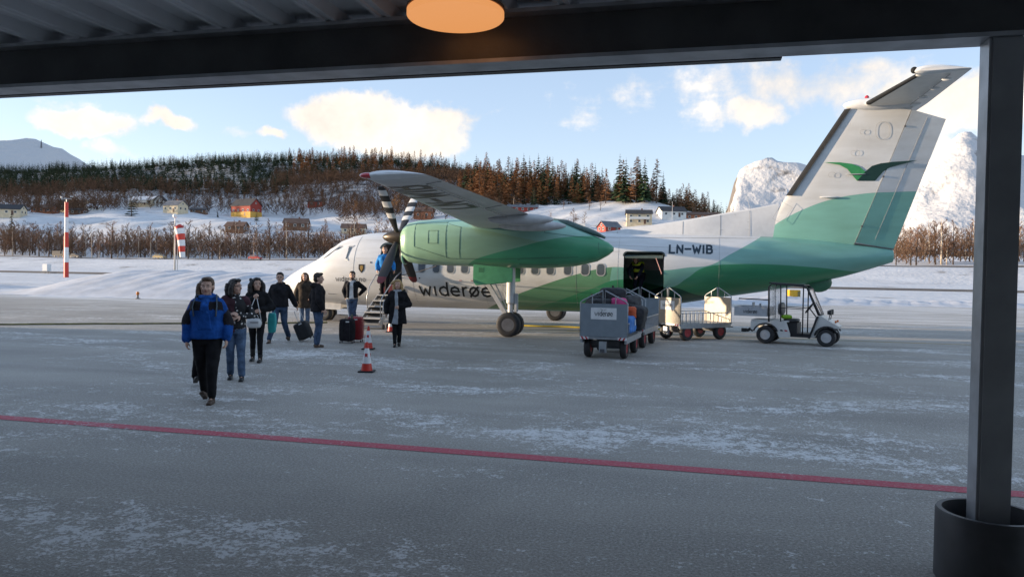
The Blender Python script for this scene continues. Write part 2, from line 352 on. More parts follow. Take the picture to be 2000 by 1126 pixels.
# apron in the u,v frame (local x = u, local y = v); an irregular far edge where ploughed snow begins
edge = []
for i in range(81):
    u = -130 + i * 4; edge.append((u, 37.5 + .4 * min(50, max(0, u + 30)) + 1.1 * math.sin(u * .21) + .7 * math.sin(u * .57 + 1) + .4 * math.sin(u * 1.3)))
apron = flat('apron', [(-130, -14), (190, -14)] + edge[::-1], 0, M_ASPH)
flat('red_boundary_line', [(-60, 7.49), (60, 7.49), (60, 7.70), (-60, 7.70)], .004, M_RED)
M_YEL = asphalt('worn_yellow_paint', red=False, base=(.32, .24, .05)); M_WHT = asphalt('worn_white_paint', base=(.3, .3, .29))
flat('yellow_apron_line', [(-4, 24.2), (40, 24.2), (40, 24.32), (-4, 24.32)], .004, M_YEL)
flat('white_apron_line', [(4, 19.6), (30, 18.6), (30, 18.72), (4, 19.72)], .004, M_WHT)
flat('stand_line', [(-9, 23.0), (8.5, 22.4), (8.5, 22.48), (-9, 23.08)], .0045, M_WHT)
M_RWY = mat('runway_asphalt', (.075, .056, .042), .8, var=.3, vscale=.3)
flat('runway', [(-900, 120), (900, 120), (900, 150), (-900, 150)], .006, M_RWY, rot=-(YAW + R(3)))
def road_strip():
    mb = MB(); n = 240; a = YAW + R(3)
    for i in range(n + 1):
        s = -420 + 840 * i / n
        for w in (203.5, 209.5):
            x = s * math.cos(a) + w * math.sin(a); y = -s * math.sin(a) + w * math.cos(a)
            mb.v.append((x, y, float(terrain_z(x, y)) + .10))
    for i in range(n): mb.f.append((2 * i, 2 * i + 2, 2 * i + 3, 2 * i + 1))
    o = mb.build('valley_road', mat('road_slush', (.16, .14, .125), .8, var=.4, vscale=.8)); o['kind'] = 'structure'
road_strip()
# ---- ploughed snow banks along the far apron edge
def snow_bank(name, u0, u1, v0, h, w, seed, hump, slope=0):
    n = int((u1 - u0) / .35) + 1; mcr = 26; vs = []; fs = []; r_ = random.Random(seed); ph = [r_.uniform(0, 6) for _ in range(8)]
    for i in range(n):
        u = u0 + (u1 - u0) * i / (n - 1); t = i / (n - 1)
        e = min(1, min(t, 1 - t) * (u1 - u0) / 7); e = e * e * (3 - 2 * e)
        hh = (h * (.62 + .10 * math.sin(u * .19 + ph[0]) + .04 * math.sin(u * .47 + ph[1])) + hump(u)) * e
        for j in range(mcr):
            q = j / (mcr - 1); a = math.sin(PI * min(1, q * 1.0)) ** 1.25
            a = (1 - abs(2 * q - 1) ** 1.7)
            v = v0 + slope * (u - u0) + (q - .3) * w * (.75 + .25 * e) + .16 * math.sin(u * .33 + ph[2]) + .12 * math.sin(u * .9 + ph[3]) * q
            z = hh * a + .03 * a * math.sin(u * 2.1 + q * 9 + ph[4]) * e + .03 * a * math.sin(u * 4.7 - q * 15 + ph[5]) + .05 * a * math.sin(u * 9.1 + q * 31 + ph[6])
            p = uv(u, v, max(z, 0) - .03); vs.append(p)
    for i in range(n - 1):
        for j in range(mcr - 1): fs.append((i * mcr + j, (i + 1) * mcr + j, (i + 1) * mcr + j + 1, i * mcr + j + 1))
    mb = MB(); mb.v = [tuple(v) for v in vs]; mb.f = fs
    o = mb.build(name, mat('bank_snow', (.56, .57, .6), .75, var=.14, vscale=.9, bump=.9, bscale=3.2, spec=.2), smooth=True); o['kind'] = 'structure'
snow_bank('snow_bank', -46, 2, 42.3, 2.0, 16, 3, lambda u: .35 * math.exp(-((u + 38) / 5) ** 2) + .3 * math.exp(-((u + 17) / 6) ** 2), .10)
snow_bank('snow_bank', 0, 26, 53.5, .55, 13, 7, lambda u: .12 * math.sin(u * .31), .30)
snow_bank('snow_bank', 22, 150, 60.5, .5, 14, 5, lambda u: .12 * math.sin(u * .31))
snow_bank('snow_bank', -125, -50, 44, .6, 13, 9, lambda u: 0)

# ---- far mountains
def mountain(name, cx, cy, half, ridge, seed, step=70, depth=1500, crag=1.0):
    """ridge: list of (offset along the ridge, height)"""
    rs = np.random.default_rng(seed); n = int(2 * half / step); k = int(2 * depth / step)
    xs = np.linspace(-half, half, n); ys = np.linspace(-depth, depth, k); X, Y = np.meshgrid(xs, ys, indexing='ij')
    hx = np.interp(xs, [p[0] for p in ridge], [p[1] for p in ridge])[:, None]
    d = np.abs(Y - 120 * np.sin(X / 420)) / depth
    Z = hx * np.clip(1 - d, 0, 1) ** 1.15
    amp = hx * .16 * crag
    for o in range(1, 9):
        w = 900 / 1.75 ** o; a, b, c, e = rs.uniform(0, 6, 4); t = rs.uniform(0, PI)
        g = np.sin((X * math.cos(t) + Y * math.sin(t)) / w * 2.2 + a + 1.7 * np.sin(Y / w + b)) * np.sin((Y * math.cos(t) - X * math.sin(t)) / w * 2 + c + 1.3 * np.sin(X / w + e))
        Z = Z + amp * (1 - np.abs(g) * 2) / 1.5 ** o * np.clip(1.25 - d, 0, 1)
    ca, sa = cx, cy; L_ = math.hypot(cx, cy); rx, ry = cy / L_, -cx / L_; fx, fy = cx / L_, cy / L_
    WX = cx + X * rx + Y * fx; WY = cy + X * ry + Y * fy
    V = np.c_[WX.ravel(), WY.ravel(), (Z - 15).ravel()]
    F = [(i * k + j, (i + 1) * k + j, (i + 1) * k + j + 1, i * k + j + 1) for i in range(n - 1) for j in range(k - 1)]
    mb = MB(); mb.v = V.tolist(); mb.f = F; o = mb.build(name, M_MOUNT, smooth=True); o['kind'] = 'structure'; return o
def mountain_material():
    mt = bpy.data.materials.new('mountain_snow'); mt.use_nodes = True; nt = mt.node_tree; b = nt.nodes['Principled BSDF']; N = nt.nodes.new; L = nt.links.new
    b.inputs['Roughness'].default_value = .8; b.inputs['Specular IOR Level'].default_value = .1
    g = N('ShaderNodeNewGeometry'); sp = N('ShaderNodeSeparateXYZ'); L(g.outputs['Normal'], sp.inputs[0])
    tc = N('ShaderNodeTexCoord'); n = N('ShaderNodeTexNoise'); n.inputs['Scale'].default_value = .012; n.inputs['Detail'].default_value = 12; n.inputs['Roughness'].default_value = .72; L(tc.outputs['Object'], n.inputs['Vector'])
    a = N('ShaderNodeMath'); a.operation = 'MULTIPLY_ADD'; a.inputs[1].default_value = .75; L(n.outputs['Fac'], a.inputs[0]); L(sp.outputs[2], a.inputs[2])
    r = N('ShaderNodeValToRGB'); e = r.color_ramp.elements; e[0].position = .88; e[0].color = (.16, .145, .135, 1); e[1].position = 1.0; e[1].color = (.58, .58, .59, 1); L(a.outputs[0], r.inputs[0]); L(r.outputs[0], b.inputs['Base Color'])
    n2 = N('ShaderNodeTexNoise'); n2.inputs['Scale'].default_value = .03; n2.inputs['Detail'].default_value = 9; L(tc.outputs['Object'], n2.inputs['Vector'])
    bp = N('ShaderNodeBump'); bp.inputs['Strength'].default_value = .8; bp.inputs['Distance'].default_value = 14; L(n2.outputs['Fac'], bp.inputs['Height']); L(bp.outputs[0], b.inputs['Normal'])
    return mt
M_MOUNT = mountain_material()
def col_xy(px, d): return ((px - 1000) / F_PX * d, d)
mountain('mountain', *col_xy(60, 4200), 1100, [(-1100, 520), (-500, 600), (-60, 690), (60, 690), (420, 560), (640, 330), (1100, 60)], 4, step=42, depth=1300, crag=.22)
mountain('mountain', *col_xy(1560, 3600), 1300, [(-1300, 30), (-420, 120), (-330, 330), (-290, 505), (-180, 530), (0, 525), (200, 470), (600, 360), (1300, 250)], 12, step=24, depth=800, crag=.42)
mountain('mountain', *col_xy(1875, 3300), 1100, [(-1100, 150), (-500, 260), (-260, 400), (-130, 560), (-40, 625), (30, 630), (120, 560), (300, 500), (800, 420), (1100, 300)], 21, step=24, depth=900, crag=.5)
# ============================================================ terminal (out of frame), unseen block added to shade the apron, canopy
def uvbox(mb, u0, u1, v0, v1, z0, z1):
    ps = [uv(u, v) for u, v in ((u0, v0), (u1, v0), (u1, v1), (u0, v1))]
    return mb.prism([Vector((p.x, p.y, z0)) for p in ps], (0, 0, z1 - z0))
M_CLAD = mat('pale_cladding', (.52, .52, .51), .6, var=.08)
t = empty('terminal_building', uv(0, -2.6)); tag(t, 'grey clad terminal building behind the canopy', 'building')
def child_world(o, parent):
    o.parent = parent; o.matrix_parent_inverse = (Matrix.Translation(parent.location) @ Matrix.Rotation(parent.rotation_euler[2], 4, 'Z')).inverted(); return o
child_world(uvbox(MB(), -30, 45, -16, -2.6, 0, 8.5).build('wall', M_CLAD), t)
child_world(uvbox(MB(), -30.4, 45.4, -16.4, -2.2, 8.5, 8.9).build('roof', mat('roof_felt', (.06, .06, .065), .8)), t)
for i in range(9):
    child_world(uvbox(MB(), -24 + i * 7, -20 + i * 7, -2.62, -2.55, .9, 2.7).build('window', mat('dark_pane', (.03, .035, .04), .08, var=0)), t)
h = empty('unseen_shade_block', (-70, 13, 0)); tag(h, 'unseen long grey block added beside the apron to cast shade', 'building')  # out of view, added at the left to cast shade over the apron
child_world(MB().box((-70, 10, 5.5), (36, 29, 11)).build('wall', M_CLAD), h)
child_world(MB().prism([(-88.4, -5, 11), (-51.6, -5, 11), (-70, -5, 14)], (0, 29.8, 0)).build('roof', MATS['roof_felt']), h)
for i in range(3): child_world(MB().box((-51.95, 1 + i * 8.5, 4), (.12, 7.5, 8)).build('door', mat('door_sheet', (.2, .22, .26), .5)), h)

M_STEEL = mat('dark_painted_steel', (.10, .098, .098), .45, metal=.3, var=.25, vscale=2.5, bump=.15, bscale=40)
M_STEEL2 = mat('galvanised_edge', (.45, .46, .48), .42, metal=.6, var=.2, vscale=5)
M_DECK = mat('grey_deck_sheet', (.72, .74, .77), .5, metal=.05, var=.12, vscale=1.5)
cn = empty('canopy', uv(1.79, 5.36)); tag(cn, 'dark steel canopy with ribbed sheet roof and edge beam over the apron edge', 'canopy')
VB, ZB = 5.25, 3.44
def deck():
    mb = MB(); u = -13.0; prof = []
    while u < 9.5:
        prof += [(u, 3.90), (u + .27, 3.90), (u + .305, 3.815), (u + .335, 3.815), (u + .345, 3.828), (u + .375, 3.828), (u + .385, 3.815), (u + .415, 3.815)]
        u += .45
    n = len(prof)
    for v in (-2.5, 5.82): mb.v += [tuple(uv(a, v, z)) for a, z in prof]
    for i in range(n - 1): mb.f.append((i, i + 1, n + i + 1, n + i))
    for v in (-2.5, 5.82): mb.v += [tuple(uv(a, v, 3.93)) for a, z in (prof[0], prof[-1])]
    mb.f.append((2 * n, 2 * n + 1, 2 * n + 3, 2 * n + 2))
    return mb
child_world(deck().build('roof_deck', M_DECK, recalc=False), cn)
mb = MB(); uvbox(mb, -13, 9.5, VB + .10, VB + .13, ZB + .03, ZB + .345)
child_world(mb.build('beam_web', M_STEEL), cn)
child_world(uvbox(MB(), -13, 9.5, VB, VB + .23, ZB, ZB + .028).build('beam_flange', M_STEEL2), cn)
child_world(uvbox(MB(), -13, 9.5, VB, VB + .23, ZB + .347, ZB + .374).build('beam_flange', M_STEEL2), cn)
child_world(uvbox(MB(), -13, .60, 5.84, 5.92, 3.53, 3.90).build('fascia', M_STEEL), cn)
child_world(uvbox(MB(), .60, 9.5, 5.84, 5.92, 3.61, 3.90).build('fascia', M_STEEL), cn)
PU, PV = 1.87, 5.36
def post():
    # rolled H column: two flanges and a web, flanges facing along u
    mb = MB(); uvbox(mb, PU - .13, PU - .112, PV - .13, PV + .13, .3, ZB); uvbox(mb, PU + .112, PU + .13, PV - .13, PV + .13, .3, ZB); uvbox(mb, PU - .11, PU + .11, PV - .012, PV + .012, .3, ZB)
    return mb
pst = child_world(uvbox(MB(), PU - .095, PU + .095, PV - .095, PV + .095, .1, ZB).build('post', mat('post_steel', (.33, .335, .345), .38, metal=.3, var=.15, vscale=3), bevel=.012), cn)
e_ = child_world(uvbox(MB(), PU - .101, PU - .090, PV - .08, PV + .08, .1, ZB - .002).build('skylit_face_strip', M_STEEL2), cn)  # paler sheet: skylight on this side of the post put into colour
c_ = uv(PU, PV)
child_world(MB().lathe([(.30, 0), (.30, .43), (.292, .445), (.262, .445), (.262, .3), (.05, .3)], c_, n=40).build('post_collar', mat('collar_steel', (.06, .06, .065), .5, metal=.3, var=.2), smooth='auto'), cn)
# indoor lamp's window reflection, made as a glowing disc under the deck
L_ = uv(-1.62, 4.93); lp = empty('lamp_reflection', (L_.x, L_.y, 3.815)); tag(lp, 'round orange glowing disc standing in for an indoor lamp reflected in the window', 'lamp')
reflection_m = mat('reflection_glow', (.55, .3, .13), .5, var=0, emit=(.80, .33, .11, .22))
child_world(MB().lathe([(.325, 3.66), (.333, 3.668), (.333, 3.70), (.325, 3.708)], (L_.x, L_.y, 0), n=56).build('reflection_disc', reflection_m, smooth='auto'), lp)
child_world(MB().lathe([(.335, 3.708), (.335, 3.73), (.06, 3.735), (.05, 3.86)], (L_.x, L_.y, 0), n=40).build('reflection_disc_back', mat('reflection_rim', (.25, .13, .06), .5), smooth='auto'), lp)
# ============================================================ airplane  (local x = aft from the nose, y = starboard, z up)
AC = empty('airplane', (-8.71, 28.31, 0), -R(13.34))
tag(AC, 'white and green twin propeller passenger airplane parked on the apron', 'airplane')
def sstep(a, b, x): t = min(1, max(0, (x - a) / (b - a))); return t * t * (3 - 2 * t)
def interp(x, T):
    for i in range(len(T) - 1):
        if x <= T[i + 1][0]:
            a, b = T[i], T[i + 1]; t = (x - a[0]) / (b[0] - a[0]) if b[0] > a[0] else 0; t = max(0, t)
            return [a[k] + (b[k] - a[k]) * t for k in range(1, len(a))]
    return list(T[-1][1:])
FUS = [(0, 1.30, 1.24, .03), (.06, 1.38, 1.14, .14), (.21, 1.50, 1.01, .30), (.5, 1.71, .86, .52), (1.0, 1.98, .74, .80), (1.72, 2.31, .665, 1.05), (2.0, 2.52, .645, 1.12), (2.27, 2.76, .63, 1.18),
       (2.66, 3.0, .62, 1.24), (3.07, 3.14, .61, 1.29), (3.6, 3.235, .60, 1.325), (4.2, 3.265, .585, 1.34), (5.0, 3.27, .58, 1.345), (12.3, 3.27, .58, 1.345), (13.2, 3.27, .66, 1.335), (14.31, 3.265, .87, 1.29),
       (15.98, 3.24, 1.17, 1.12), (17.0, 3.2, 1.34, .98), (17.53, 3.18, 1.43, .90), (18.93, 3.09, 1.72, .66), (19.68, 3.01, 1.90, .53), (20.34, 2.92, 2.11, .41), (21.0, 2.82, 2.34, .26), (21.15, 2.77, 2.42, .19)]
def fus_at(X): return interp(X, FUS)
def fus_y(X, z, off=.0):
    """port surface (negative y) of the fuselage at station X, height z"""
    t, b, w = fus_at(X); c = (t + b) / 2; h = (t - b) / 2; q = max(0, 1 - ((z - c) / h) ** 2)
    return -(w * math.sqrt(q) + off)
def ring(X, t, b, w, n=48, p=2.0):
    c, h = (t + b) / 2, (t - b) / 2; out = []
    for k in range(n):
        a = 2 * PI * k / n; ca, sa = math.cos(a), math.sin(a)
        out.append(Vector((X, w * math.copysign(abs(ca) ** (2 / p), ca), c + h * math.copysign(abs(sa) ** (2 / p), sa))))
    return out
def lines_material(name, base_rough=.32):
    mt = bpy.data.materials.new(name); mt.use_nodes = True; return mt
def livery(name, bands, first, axis=0, zaxis=2, grime=True, rough=.3):
    """bands: list of (colour, polyline of (x, z)) ; colour applies below the polyline"""
    mt = bpy.data.materials.new(name); mt.use_nodes = True; nt = mt.node_tree; b = nt.nodes['Principled BSDF']; N = nt.nodes.new; L = nt.links.new
    tc = N('ShaderNodeTexCoord'); sep = N('ShaderNodeSeparateXYZ'); L(tc.outputs['Object'], sep.inputs[0])
    last = None
    def rgb(c): n = N('ShaderNodeRGB'); n.outputs[0].default_value = (*c, 1); return n.outputs[0]
    last = rgb(first)
    nx = N('ShaderNodeMath'); nx.operation = 'DIVIDE'; nx.inputs[1].default_value = 24.0; L(sep.outputs[axis], nx.inputs[0])
    for col, poly in bands:
        fc = N('ShaderNodeFloatCurve'); cv = fc.mapping.curves[0]; fc.mapping.use_clip = False
        pts = sorted((p[0] / 24.0, p[1] / 10.0) for p in poly)
        cv.points[0].location = pts[0]; cv.points[1].location = pts[-1]
        for p in pts[1:-1]: cv.points.new(*p)
        for p in cv.points: p.handle_type = 'VECTOR' if len(poly) < 3 else 'AUTO'
        fc.mapping.extend = 'HORIZONTAL'; fc.mapping.update()
        L(nx.outputs[0], fc.inputs['Value'])
        d = N('ShaderNodeMath'); d.operation = 'MULTIPLY_ADD'; d.inputs[1].default_value = 10.0; L(fc.outputs[0], d.inputs[0])
        ng = N('ShaderNodeMath'); ng.operation = 'MULTIPLY'; ng.inputs[1].default_value = -1; L(sep.outputs[zaxis], ng.inputs[0]); L(ng.outputs[0], d.inputs[2])
        mr = N('ShaderNodeMapRange'); mr.inputs['From Min'].default_value = -.004; mr.inputs['From Max'].default_value = .004; L(d.outputs[0], mr.inputs['Value'])
        mx = N('ShaderNodeMixRGB'); L(mr.outputs[0], mx.inputs[0]); L(last, mx.inputs[1]); mx.inputs[2].default_value = (*col, 1); last = mx.outputs[0]
    if grime:
        mp = N('ShaderNodeMapping'); mp.inputs['Scale'].default_value = (.5, 2, 2.2); L(tc.outputs['Object'], mp.inputs[0])
        n = N('ShaderNodeTexNoise'); n.inputs['Scale'].default_value = 1.6; n.inputs['Detail'].default_value = 8; L(mp.outputs[0], n.inputs['Vector'])
        r = N('ShaderNodeValToRGB'); r.color_ramp.elements[0].position = .25; r.color_ramp.elements[0].color = (.78, .76, .73, 1); r.color_ramp.elements[1].position = .65; r.color_ramp.elements[1].color = (1, 1, 1, 1); L(n.outputs['Fac'], r.inputs[0])
        m2 = N('ShaderNodeMixRGB'); m2.blend_type = 'MULTIPLY'; m2.inputs[0].default_value = .8; L(last, m2.inputs[1]); L(r.outputs[0], m2.inputs[2]); last = m2.outputs[0]
    L(last, b.inputs['Base Color']); b.inputs['Roughness'].default_value = rough; b.inputs['Coat Weight'].default_value = .25; b.inputs['Coat Roughness'].default_value = .12
    n3 = N('ShaderNodeTexNoise'); n3.inputs['Scale'].default_value = 2.2; n3.inputs['Detail'].default_value = 2; L(tc.outputs['Object'], n3.inputs['Vector'])
    bp = N('ShaderNodeBump'); bp.inputs['Strength'].default_value = .05; bp.inputs['Distance'].default_value = .05; L(n3.outputs['Fac'], bp.inputs['Height']); L(bp.outputs[0], b.inputs['Normal'])
    return mt
WHITE = (.70, .71, .72); MINT = (.20, .44, .37); GREEN = (.045, .26, .13); DKGREEN = (.006, .075, .05); OLIVE = (.13, .30, .18)
M_FUS = livery('fuselage_paint', [
    (OLIVE, [(0, -2), (8.0, .55), (8.7, .86), (9.3, 1.12), (10.4, 1.53), (11.55, 1.90), (12.3, 2.08), (12.75, 2.12), (13.1, 2.08), (14.25, 2.04), (15.0, 2.14), (15.55, 2.2), (16.2, 2.55), (17.15, 3.12), (17.4, 3.3), (24, 3.6)]),
    (MINT, [(0, -2), (12.4, -1), (12.5, 2.07), (12.8, 2.12), (13.1, 2.08), (14.25, 2.04), (15.0, 2.14), (15.55, 2.2), (16.2, 2.55), (17.15, 3.12), (17.4, 3.3), (24, 3.6)]),
    (GREEN, [(0, -2), (9.2, .3), (10.0, .72), (10.7, .95), (11.85, 1.38), (12.9, 1.72), (13.5, 1.6), (14.4, 1.50), (14.9, 1.78), (15.5, 2.16), (16.4, 2.26), (17.4, 2.27), (18.8, 2.2), (20.2, 2.1), (20.9, 2.2), (24, 2.2)]),
    (DKGREEN, [(0, -2), (12.2, .3), (12.8, .9), (13.6, 1.32), (14.4, 1.5), (15.2, 1.28), (16.1, 1.14), (17, .9), (24, 0)]),
], WHITE)
def fuselage():
    Xs = []
    for i in range(len(FUS) - 1):
        a, b = FUS[i][0], FUS[i + 1][0]; n = max(1, int((b - a) / .3)); Xs += [a + (b - a) * k / n for k in range(n)]
    Xs.append(FUS[-1][0]); mb = MB()
    # smooth the profile table
    rings = []
    for X in Xs:
        e = min(.25, X * .4); acc = [0, 0, 0]
        for k, w in ((-1, .25), (0, .5), (1, .25)):
            q = fus_at(min(21.15, max(0, X + k * e))); acc = [acc[i] + q[i] * w for i in range(3)]
        rings.append(ring(X, *acc, n=64))
    mb.loft(rings); return mb
fo = fuselage().build('fuselage', M_FUS, AC, smooth=True)
def rrect(x0, x1, z0, z1, r, n=5):
    out = []
    for cx, cz, a0 in ((x1 - r, z1 - r, 0), (x0 + r, z1 - r, 90), (x0 + r, z0 + r, 180), (x1 - r, z0 + r, 270)):
        for k in range(n + 1): a = R(a0 + 90 * k / n); out.append((cx + r * math.cos(a), cz + r * math.sin(a)))
    return out
DOOR = (4.52, 5.36, 1.09, 2.80, .16); CARGO = (12.93, 14.2, 1.09, 2.60, .12)
def cut_doors():
    s = fo.modifiers.new('shell', 'SOLIDIFY'); s.thickness = .07; s.offset = -1
    cuts = []
    for d in (DOOR, CARGO):
        pl = [(x, -2.2, z) for x, z in rrect(*d)]
        c = MB().prism(pl, (0, 1.7, 0)).build('cutter'); c.matrix_world = Matrix.Identity(4); c.parent = AC
        bo = fo.modifiers.new('cut', 'BOOLEAN'); bo.operation = 'DIFFERENCE'; bo.object = c; bo.solver = 'EXACT'; cuts.append(c)
    bpy.context.view_layer.update()
    dg = bpy.context.evaluated_depsgraph_get(); me = bpy.data.meshes.new_from_object(fo.evaluated_get(dg))
    fo.modifiers.clear(); fo.data = me; me.shade_smooth(); me.set_sharp_from_angle(angle=R(40))
    for c in cuts: bpy.data.objects.remove(c)
cut_doors()
M_INT = mat('cabin_interior', (.05, .05, .055), .8); M_BLK = mat('black_rubber', (.018, .018, .02), .6, var=.2)
M_GLASS = mat('dark_window_glass', (.10, .12, .145), .08, var=.1, coat=.5); M_METAL = mat('bare_metal', (.55, .55, .56), .35, metal=.8)
M_LGREY = mat('light_grey_paint', (.42, .43, .44), .4, var=.08); M_WHITEP = mat('white_paint', (.7, .7, .7), .35, var=.05)
M_DGREY = mat('dark_grey_paint', (.08, .082, .09), .5)
MB().box((8.6, 0, 1.04), (12.4, 1.86, .05)).build('cabin_floor', M_INT, AC)
MB().box((11.9, 0, 2), (.06, 2.3, 1.9)).build('bulkhead', M_INT, AC)
MB().box((14.8, 0, 2.05), (.06, 1.7, 1.4)).build('bulkhead', M_INT, AC)
MB().box((6.0, .2, 2), (.06, 1.8, 1.9)).build('bulkhead', M_INT, AC)
# patches that follow the port skin
def skin_poly(name, poly, mt, off=.006, parent=AC, inner=None, subdiv=.12):
    """a thin plate laid on the port skin, outline in (X, z)"""
    bm = bmesh.new(); vs = [bm.verts.new((x, 0, z)) for x, z in poly]; bm.faces.new(vs)
    zs = [p[1] for p in poly]; k = int((max(zs) - min(zs)) / subdiv) + 1
    for i in range(1, k):
        z = min(zs) + (max(zs) - min(zs)) * i / k
        bmesh.ops.bisect_plane(bm, geom=bm.verts[:] + bm.edges[:] + bm.faces[:], plane_co=(0, 0, z), plane_no=(0, 0, 1))
    ex = bmesh.ops.extrude_face_region(bm, geom=bm.faces[:]); top = [g for g in ex['geom'] if isinstance(g, bmesh.types.BMVert)]
    ts = set(top)
    for v in bm.verts: v.co.y = fus_y(v.co.x, v.co.z, off if v in ts else -.02)
    bmesh.ops.recalc_face_normals(bm, faces=bm.faces); me = bpy.data.meshes.new(name); bm.to_mesh(me); bm.free(); me.materials.append(mt)
    o = bpy.data.objects.new(name, me); COL.objects.link(o); o.parent = parent; return o
def skin_ring(name, outer, inner, mt, off=.008, parent=AC):
    n = len(outer); mb = MB()
    for o_ in (off, -.03):
        for x, z in outer: mb.v.append((x, fus_y(x, z, o_), z))
        for x, z in inner: mb.v.append((x, fus_y(x, z, o_), z))
    for i in range(n):
        k = (i + 1) % n
        mb.f += [(i, k, n + k, n + i), (2 * n + i, 3 * n + i, 3 * n + k, 2 * n + k), (i, 2 * n + i, 2 * n + k, k), (n + i, n + k, 3 * n + k, 3 * n + i)]
    return mb.build(name, mt, parent)
M_SEAL = mat('door_seal', (.03, .045, .045), .5)
dp = rrect(*DOOR, n=8); cp = rrect(*CARGO, n=8)
skin_ring('door_frame', rrect(DOOR[0] - .07, DOOR[1] + .07, DOOR[2] - .05, DOOR[3] + .07, .2, 8), dp, M_SEAL)
skin_ring('cargo_door_frame', rrect(CARGO[0] - .035, CARGO[1] + .035, CARGO[2] - .03, CARGO[3] + .035, .14, 8), cp, M_SEAL)
# upward-opened cargo door inner lining and striped strap
MB().box((13.56, -1.02, 2.5), (1.2, .45, .05), M=Matrix.Rotation(R(18), 3, 'X')).build('cargo_door', mat('door_lining', (.12, .16, .15), .5), AC)
MB().tube([(13.95, -1.28, 2.42), (14.14, -1.30, 1.92)], .012, 6).build('door_strap', mat('strap', (.55, .3, .28), .7), AC)
# cabin windows
wx = [6.09, 6.61, 7.12, 7.62, 8.12, 8.62, 9.13, 9.54, 10.04, 10.55, 11.13, 11.7, 12.21]
for x in wx:
    w = skin_poly('window', rrect(x - .125, x + .125, 1.84, 2.21, .1), M_GLASS, off=.004)
    skin_ring('window_frame', rrect(x - .15, x + .15, 1.815, 2.235, .12), rrect(x - .12, x + .12, 1.845, 2.205, .095), M_LGREY, off=.007, parent=w)
# cockpit glazing
cw = [(2.22, 2.30), (2.76, 2.70), (3.36, 2.71), (3.26, 2.27)]
M_CGL = mat('cockpit_glass', (.05, .065, .08), .05, var=.3, vscale=3, coat=1.0)
side = skin_poly('cockpit_window', cw, M_CGL, off=.006)
skin_ring('window_frame', [(2.12, 2.27), (2.73, 2.755), (3.44, 2.765), (3.32, 2.22)], cw, M_LGREY, off=.012, parent=side)
def windshield():
    mb = MB()
    for s in (-1, 1):
        pl = [(1.93, s * .08), (1.98, s * .62), (2.5, s * .55), (2.46, s * .08)]
        vs = []
        for x, y in pl:
            t, b, w = fus_at(x); c, h_ = (t + b) / 2, (t - b) / 2; vs.append((x, y, c + h_ * math.sqrt(max(0, 1 - (y / w) ** 2)) + .012))
        mb.add(vs, [(0, 1, 2, 3)])
    return mb
windshield().build('windshield', M_CGL, AC)
# ---- stroke lettering
GL = {
 'w': ([[(0, 1), (.2, 0), (.42, .72), (.64, 0), (.84, 1)]], .84), 'i': ([[(.08, 0), (.08, 1)]], .16), 'D': None,
 'd': ([[(.62, 1.5), (.62, 0)], [(.62, .5), (.58, .85), (.35, 1), (.1, .85), (0, .5), (.1, .15), (.35, 0), (.58, .15), (.62, .5)]], .62),
 'e': ([[(.02, .5), (.62, .5), (.56, .84), (.33, 1), (.09, .85), (0, .5), (.1, .13), (.35, 0), (.58, .1)]], .62),
 'r': ([[(.04, 0), (.04, 1)], [(.04, .62), (.16, .92), (.34, 1)]], .30),
 'ø': ([[(.33, 1), (.1, .85), (0, .5), (.1, .15), (.33, 0), (.56, .15), (.66, .5), (.56, .85), (.33, 1)], [(.0, -.06), (.66, 1.06)]], .66),
 'o': ([[(.33, 1), (.1, .85), (0, .5), (.1, .15), (.33, 0), (.56, .15), (.66, .5), (.56, .85), (.33, 1)]], .66),
 'n': ([[(.04, 0), (.04, 1)], [(.04, .6), (.15, .92), (.35, 1), (.54, .88), (.58, .6), (.58, 0)]], .62), '.': ([[(.04, 0), (.04, .12)]], .1),
 'L': ([[(.02, 1), (.02, 0), (.55, 0)]], .55), 'N': ([[(.04, 0), (.04, 1), (.6, 0), (.6, 1)]], .64), '-': ([[(0, .52), (.6, .52)]], .6),
 'W': ([[(0, 1), (.2, 0), (.4, .7), (.6, 0), (.8, 1)]], .8), 'I': ([[(.08, 0), (.08, 1)]], .16),
 'B': ([[(.04, 0), (.04, 1), (.38, 1), (.52, .88), (.52, .66), (.38, .53), (.04, .53)], [(.38, .53), (.57, .42), (.57, .12), (.42, 0), (.04, 0)]], .6)}
